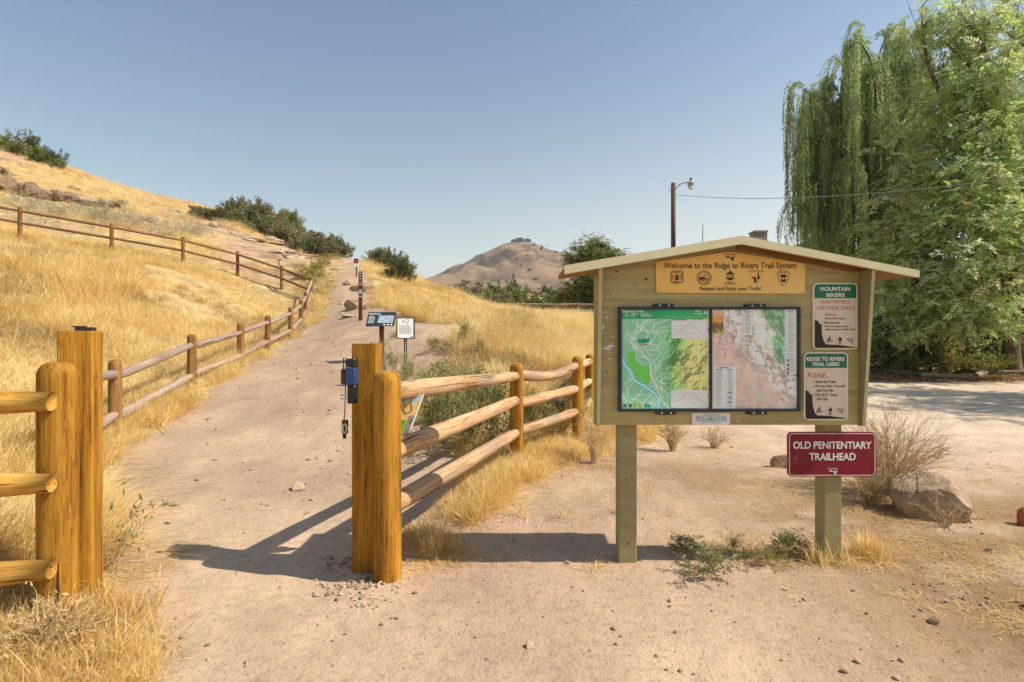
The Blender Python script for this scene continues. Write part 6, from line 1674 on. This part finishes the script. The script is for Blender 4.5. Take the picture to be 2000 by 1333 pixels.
def leaf_tree(name, label, base, clumps, trunk_h, trunk_r, m, seed, per, spray=.6, cat="tree", group=None, lean=(0, 0), droop=-.25, m2=None, forks=()):
    """trunk, limbs to every clump and sprays of leaves about the limb ends. clumps: (x, y, z, radius) in world space"""
    rng = np.random.default_rng(seed)
    r = empty(name, base, label, cat, group)
    B = np.array(base)
    top = np.array([lean[0], lean[1], trunk_h])
    tb = MB()
    tp = np.array([top * t + np.array([.04 * math.sin(4 * t), .05 * math.sin(3 * t + 1), 0]) * trunk_h * .2 for t in np.linspace(0, 1, 10)])
    tb.add(*tube(np.vstack([[0, 0, -.4], tp]), np.concatenate([[trunk_r * 1.7, trunk_r * 1.35], np.linspace(trunk_r, trunk_r * .5, 9)]), 14))
    spT = [spray_template(rng) for _ in range(4)]
    out = [MB(), MB()]
    for (x, y, z, rad) in clumps:
        c = np.array([x, y, z]) - B
        j = rng.integers(4, 10); st = tp[j] if c[2] > trunk_h * .6 else tp[rng.integers(3, 7)]
        lp = limb(st, c, rng)
        L_ = np.linalg.norm(c - st); tb.add(*tube(lp, np.linspace(max(.03, .022 * L_ * trunk_r / .3), .012, len(lp)), 6, False))
        nb = 7
        ends = []
        for q in range(nb):
            d = rng.normal(0, 1, 3); d[2] *= .7; d /= np.linalg.norm(d); e = c + d * rad * rng.uniform(.5, 1.0)
            bp = limb(lp[rng.integers(5, 9)], e, rng, .05, 6); tb.add(*tube(bp, np.linspace(.022, .006, 6), 4, False)); ends.append(bp)
        n = int(per * rad ** 2)
        k = rng.integers(0, nb, n); t = rng.uniform(.25, 1, n) * 5; i0 = np.minimum(t.astype(int), 4); f = t - i0
        E = np.array(ends)
        P = E[k, i0] + (E[k, i0 + 1] - E[k, i0]) * f[:, None] + rng.normal(0, .22 * rad, (n, 3))
        D = (P - c) / rad + rng.normal(0, .55, (n, 3)); D[:, 2] = D[:, 2] * .4 + droop
        for v in range(4):
            q = np.arange(n) % 4 == v; mnum = q.sum()
            if not mnum: continue
            V, F = inst(spT[v][0], spT[v][1], frames(D[q], rng.normal(0, .45, mnum)), P[q], spray * rng.uniform(.6, 1.25, mnum))
            tint = np.repeat(rng.uniform(.55, 1.35, mnum), len(spT[v][0]))[:, None] * (1 + np.repeat(rng.normal(0, .08, (mnum, 3)), len(spT[v][0]), 0))
            out[0 if (m2 is None or rng.uniform() < .6) else 1].add(V, F, tint)
    tb.build("trunk", bark, r, smooth=True)
    if m2 is not None and out[1].n:
        mb = MB()
        for q, o in enumerate(out):
            off = mb.n; mb.V += o.V; mb.C += o.C; mb.F += [(f + off, q) for f, _ in o.F]; mb.n += o.n
        mb.hascol = True; mb.build("crown", [m, m2], r)
    else: out[0].build("crown", m, r)
    return r

# big leafy tree at the right edge
bt = hit(1977, 727)
bt = (W(1977, 20.5), 20.5, H(W(1977, 20.5), 20.5))
rt = np.random.default_rng(31)
cl = []
silh = [(1800, 15, 21, .8), (1850, 10, 22, 1.0), (1830, 70, 21.5, .9), (1900, 30, 21, 1.2), (1960, 60, 20, 1.2), (1990, 20, 22, 1.2), (1880, 90, 22.5, 1.2), (1830, 130, 22, 1.1), (1800, 200, 22.5, 1.0), (1850, 190, 20.5, 1.2), (1910, 140, 19.5, 1.3), (1970, 160, 19, 1.4), (1840, 260, 21, 1.2),
        (1790, 270, 21.5, .9), (1890, 230, 19.5, 1.3), (1950, 250, 18.5, 1.4), (1995, 300, 19, 1.4), (1760, 320, 21, .8), (1880, 320, 19, 1.2), (1935, 350, 18, 1.3), (1850, 380, 20, 1.1), (1780, 420, 20, .9), (1990, 400, 18, 1.3), (1900, 410, 18, 1.2), (1840, 440, 19, 1.1), (1760, 470, 20, .8),
        (1950, 450, 17.5, 1.2), (1880, 490, 17.5, 1.1), (1800, 500, 19, .9), (1740, 520, 19.5, .7), (1990, 500, 17.5, 1.2), (1920, 540, 17.3, 1.1), (1850, 550, 18, 1.0), (1780, 560, 19, .8), (1960, 580, 17, 1.0), (1730, 580, 19.5, .7), (1890, 600, 17.6, .9), (1820, 610, 18.5, .8), (1760, 620, 19.3, .7), (1930, 630, 17.3, .8), (1990, 640, 17, .8),
        (2060, 150, 20, 1.6), (2060, 350, 19, 1.6), (2070, 520, 18, 1.4), (2120, 80, 22, 1.8), (2150, 300, 21, 1.8), (1700, 560, 20.5, .7), (1715, 620, 20.5, .7), (1730, 440, 20.5, .8), (1745, 380, 21, .8), (1720, 500, 20.5, .8), (1700, 530, 21, .8), (1750, 545, 19.5, .9), (1770, 590, 19, .9), (1740, 650, 19.5, .8), (1800, 650, 18.8, .8), (1850, 640, 18.2, .8), (1830, 320, 20.5, 1.1), (1810, 360, 20, 1.0), (1870, 440, 18.5, 1.1), (1820, 560, 18.5, 1.0)]
for px, py, Y, rad in silh:
    x, y, z = at(px, py, Y); cl.append((x, y, z, rad * 1.08))
leaf_tree("leafy_tree", "tall broad leafy tree filling the right edge, trunk at the lot's far side", bt, cl, 7.5, .28, treeleaf, 7, 92, .60, m2=treeleaf2)
# shade tree standing just beyond the right edge
cl = []
for k in range(24):
    a = rt.uniform(0, 6.28); q = rt.uniform(.2, 1); cl.append((18.6 + 3.4 * q * math.cos(a), 11.2 + 3.0 * q * math.sin(a), rt.uniform(4.0, 9.5), rt.uniform(1.0, 1.5)))
leaf_tree("leafy_tree", "leafy tree just beyond the right edge whose shade falls on the lot", (19, 12, H(19, 12)), cl, 5.5, .25, treeleaf, 17, 26, .7)
# dark tree left of the notice board
cl = []
for px, py, Y, rad in [(1172, 470, 42, .7), (1150, 480, 42, .9), (1128, 490, 42, .8), (1190, 488, 42, .9), (1120, 505, 42, .8), (1160, 500, 41.5, 1.2), (1140, 515, 41, 1.2), (1185, 510, 41, 1.1), (1210, 500, 42, .7), (1205, 525, 41, 1.1), (1115, 520, 42, .6), (1150, 540, 40.5, 1.2), (1170, 560, 40, 1.4), (1130, 555, 41, 1.1), (1110, 575, 40.5, 1.0), (1150, 580, 40, 1.3), (1190, 560, 40, 1.4), (1095, 585, 41, .7), (1180, 590, 40, 1.2), (1120, 590, 40, 1.0), (1230, 560, 41, 1.4), (1225, 520, 42, 1.0)]:
    x, y, z = at(px, py, Y); cl.append((x, y, z, rad))
dx = W(1165, 41.5)
leaf_tree("dark_tree", "dark green tree rising behind the left end of the notice board roof", (dx, 41.5, H(dx, 41.5)), cl, 4.2, .22, darktree, 27, 190, .55, droop=-.1)
# shrubs at the tree's foot
for px, py, a, b, m, lb in [(1730, 722, 110, 120, darkleaf, "dark shrub right beside the notice board at the far side of the lot"), (1790, 722, 110, 80, darkleaf, "dark shrub in the shade left of the yellow-green one"), (1840, 724, 110, 60, yelw, "yellow-green sunlit shrub under the big leafy tree"), (1900, 716, 100, 60, greenleaf, "green shrub left of the big tree's trunk"), (1995, 712, 80, 60, greenleaf, "green shrub right of the big tree's trunk"), (1945, 722, 70, 40, greenleaf, "low green shrub just left of the big tree's trunk base"), (1760, 726, 80, 46, greenleaf, "low green shrub in front of the dark shrubs beside the notice board"), (1880, 728, 90, 34, yelw, "low yellowish ground shrub right of the sunlit one"), (1880, 690, 160, 70, darkleaf, "wide dark shrub deep under the big tree")]:
    bush(px, py, a, b, "scrub", m, lb, Y=21.5 if py < 720 else 20.0)
for px, py, a, b, Y in [(1690, 700, 200, 200, 30), (1780, 700, 200, 220, 31), (1880, 690, 200, 200, 30), (1960, 690, 200, 180, 29), (2050, 690, 240, 200, 28), (1600, 690, 200, 150, 32)]:
    bush(px, py, a, b, "scrub", darkleaf, "dark tall shrub closing the view behind the trees on the right", Y=Y, group="tall shrubs behind the trees on the right")

# weeping willow
def willow():
    rng = np.random.default_rng(66)
    Y0 = 26.5; bx = W(1705, Y0); bz = H(bx, Y0)
    r = empty("willow", (bx, Y0, bz), "weeping willow with long hanging strands behind the notice board", "tree")
    tb = MB(); B = np.array([bx, Y0, bz])
    tp = np.array([[.15 * math.sin(3 * t), .1 * math.sin(2 * t), 9.5 * t] for t in np.linspace(0, 1, 10)])
    tb.add(*tube(np.vstack([[0, 0, -.4], tp]), np.concatenate([[.7, .55], np.linspace(.45, .16, 9)]), 14))
    # crown outline: tops in photo pixels with the length each curtain hangs
    heads = [(1560, 165, 150, 150), (1575, 170, 200, 330), (1590, 160, 200, 330), (1600, 155, 330, 330), (1620, 130, 350, 350), (1640, 125, 330, 380), (1650, 75, 180, 260), (1665, 70, 240, 420), (1680, 80, 300, 420), (1690, 120, 300, 400), (1700, 130, 350, 400), (1730, 60, 150, 260), (1745, 50, 220, 400), (1760, 50, 250, 420), (1775, 60, 250, 430), (1720, 100, 300, 420), (1600, 230, 280, 260), (1640, 220, 330, 300), (1680, 230, 330, 300), (1720, 230, 330, 320), (1750, 150, 330, 380), (1790, 120, 300, 420), (1800, 220, 280, 330), (1570, 260, 220, 230), (1770, 260, 280, 300), (1610, 320, 220, 220), (1660, 330, 220, 220), (1700, 340, 220, 230), (1740, 340, 220, 230), (1580, 380, 160, 170), (1630, 400, 160, 170), (1690, 420, 160, 170), (1750, 430, 150, 170)]
    LV = np.array([[0, 0, 0], [.45, .095, .02], [1, 0, -.03], [.45, -.095, .02]]); LF = [np.array([[0, 1, 2, 3]])]
    crown = MB(); tw = MB()
    for hx, hy, l0, l1 in heads:
        hx += 5; hy += 26 if 1565 < hx < 1645 and hy < 170 else 0
        Y = Y0 + rng.uniform(-2.6, 2.2); s = Y / 1000
        c = np.array(at(hx, hy, Y)) - B
        st = tp[rng.integers(5, 10)]
        lp = limb(st, c + np.array([0, 0, -.2]), rng, .16, 9); tb.add(*tube(lp, np.linspace(.09, .02, 9), 6, False))
        for q in range(72):
            if q % 6 == 0:
                az0 = rng.normal(math.pi, 1.1) if c[0] < -1.5 else rng.uniform(0, 6.28)
                out0 = rng.uniform(.15, .95); root0 = lp[rng.integers(5, 9)] + rng.normal(0, .25, 3); len0 = rng.uniform(.5, 1.0); shade0 = rng.uniform(.65, 1.3)
            az = az0 + rng.normal(0, .12); out = out0 * rng.uniform(.85, 1.15)
            d = np.array([math.cos(az), math.sin(az), 0])
            p0 = root0 + rng.normal(0, .07, 3)
            Ls = len0 * rng.uniform(.75, 1.0) * rng.uniform(min(l0, l1), max(l0, l1)) * s * 1.0
            Ls = min(Ls * 1.12, p0[2] - .9)
            if Ls < .6: continue
            n = max(8, int(Ls / .115)); t = np.linspace(0, 1, n)
            arch = np.minimum(t * Ls / (out * 1.3 + .2), 1)
            px_ = p0 + d * (out * 1.0 * np.sin(arch * np.pi / 2))[:, None]
            px_[:, 2] = p0[2] + .35 * out * np.sin(np.minimum(arch * 1.2, 1) * np.pi) - np.maximum(t * Ls - .5 * out, 0)
            px_[:, 0] += .05 * np.sin(t * Ls * 1.3 + q) * t; px_[:, 1] += .05 * np.cos(t * Ls * 1.1 + q) * t
            tw.add(*tube(px_[::3] if n > 9 else px_, .006, 3, False))
            P = np.repeat(px_, 2, 0); m_ = len(P)
            D = np.gradient(px_, axis=0); D = np.repeat(D / (np.linalg.norm(D, axis=1)[:, None] + 1e-9), 2, 0) + rng.normal(0, .38, (m_, 3)); D[:, 2] -= .25
            V, F = inst(LV, LF, frames(D, rng.uniform(0, 6.28, m_)), P, .21 * rng.uniform(.7, 1.25, m_))
            tint = np.full((m_ * 4, 1), shade0 * rng.uniform(.85, 1.15)) * np.repeat(rng.uniform(.8, 1.2, m_), 4)[:, None] * (1 + rng.normal(0, .07, 3))
            crown.add(V, F, tint)
    tb.build("trunk", bark, r, smooth=True); tw.build("twigs", twig, r); crown.build("crown", willowleaf, r)
willow()
# timber edging and litter at the far side of the lot
logm = mat("grey_log", [(.22, .17, .13), (.34, .28, .22)], scale=(3, 30, 30), rough=.9, bump=.4)
for i, (a, b, lb) in enumerate([((1690, 726), (1800, 733), "pale timber edging along the far side of the lot, left length"), ((1800, 736), (1905, 742), "pale timber edging in the middle of the far side of the lot"), ((1905, 738), (1935, 728), "short slanting timber edging before the big tree"), ((1935, 731), (2060, 735), "pale timber edging right of the short slanting one")]):
    A, B2 = hit(*a), hit(*b)
    V, F = tube([np.array(A) + (B2[0] * 0, 0, .05), (np.array(A) + np.array(B2)) / 2 + np.array([0, 0, .06]), np.array(B2) + (0, 0, .05)], [.11, .115, .105], 10)
    tag(MB().add(V, F).build("edging_log", logm, smooth=True), lb, "log")
def leaflitter():
    rng = np.random.default_rng(71)
    lm = leafmat("fallen_leaf", (.24, .11, .035), (.42, .24, .09), transl=.15)
    tm = []
    for k in range(3):
        n = 60; P = np.stack([rng.normal(0, .35, n), rng.normal(0, .35, n), np.abs(rng.normal(.015, .015, n))], -1); D = rng.normal(0, 1, (n, 3)); D[:, 2] *= .25
        V, F = inst(np.array([[0, 0, 0], [.5, .25, .05], [1, 0, 0], [.5, -.25, .05]]), [np.array([[0, 1, 2, 3]])], frames(D, rng.normal(0, .3, n)), P, rng.uniform(.05, .1, n))
        tm.append(template("leaf_litter", MB().add(V, F, np.repeat(rng.uniform(.6, 1.3, n), 4)[:, None] * np.ones(3)), lm))
    n = 420; X = rng.uniform(9, 24, n); Y = 17.6 + rng.exponential(1.6, n); Z = land(X, Y)
    scatter("leaf_litter", tm, np.stack([X, Y, Z + .005], -1), np.stack([0 * X, 0 * X, rng.uniform(0, 6.28, n)], -1), rng.uniform(.7, 1.3, n), rng.integers(0, 3, n), "fallen brown leaves along the far side of the lot")
leaflitter()
# ------------------------------------------------------------------ the air itself
hz_m = bpy.data.materials.new("haze"); hz_m.use_nodes = True
_n = hz_m.node_tree.nodes; _n.remove(_n["Principled BSDF"])
_v = _n.new("ShaderNodeVolumePrincipled")
_v.inputs["Color"].default_value = (.88, .95, 1.0, 1); _v.inputs["Density"].default_value = 0.00012; _v.inputs["Anisotropy"].default_value = 0.2
hz_m.node_tree.links.new(_v.outputs[0], _n["Material Output"].inputs["Volume"])
tag(MB().box(-2900, 2900, -2900, 2900, -60, 314).build("haze", hz_m), kind="stuff", label="thin smoky haze in the air")
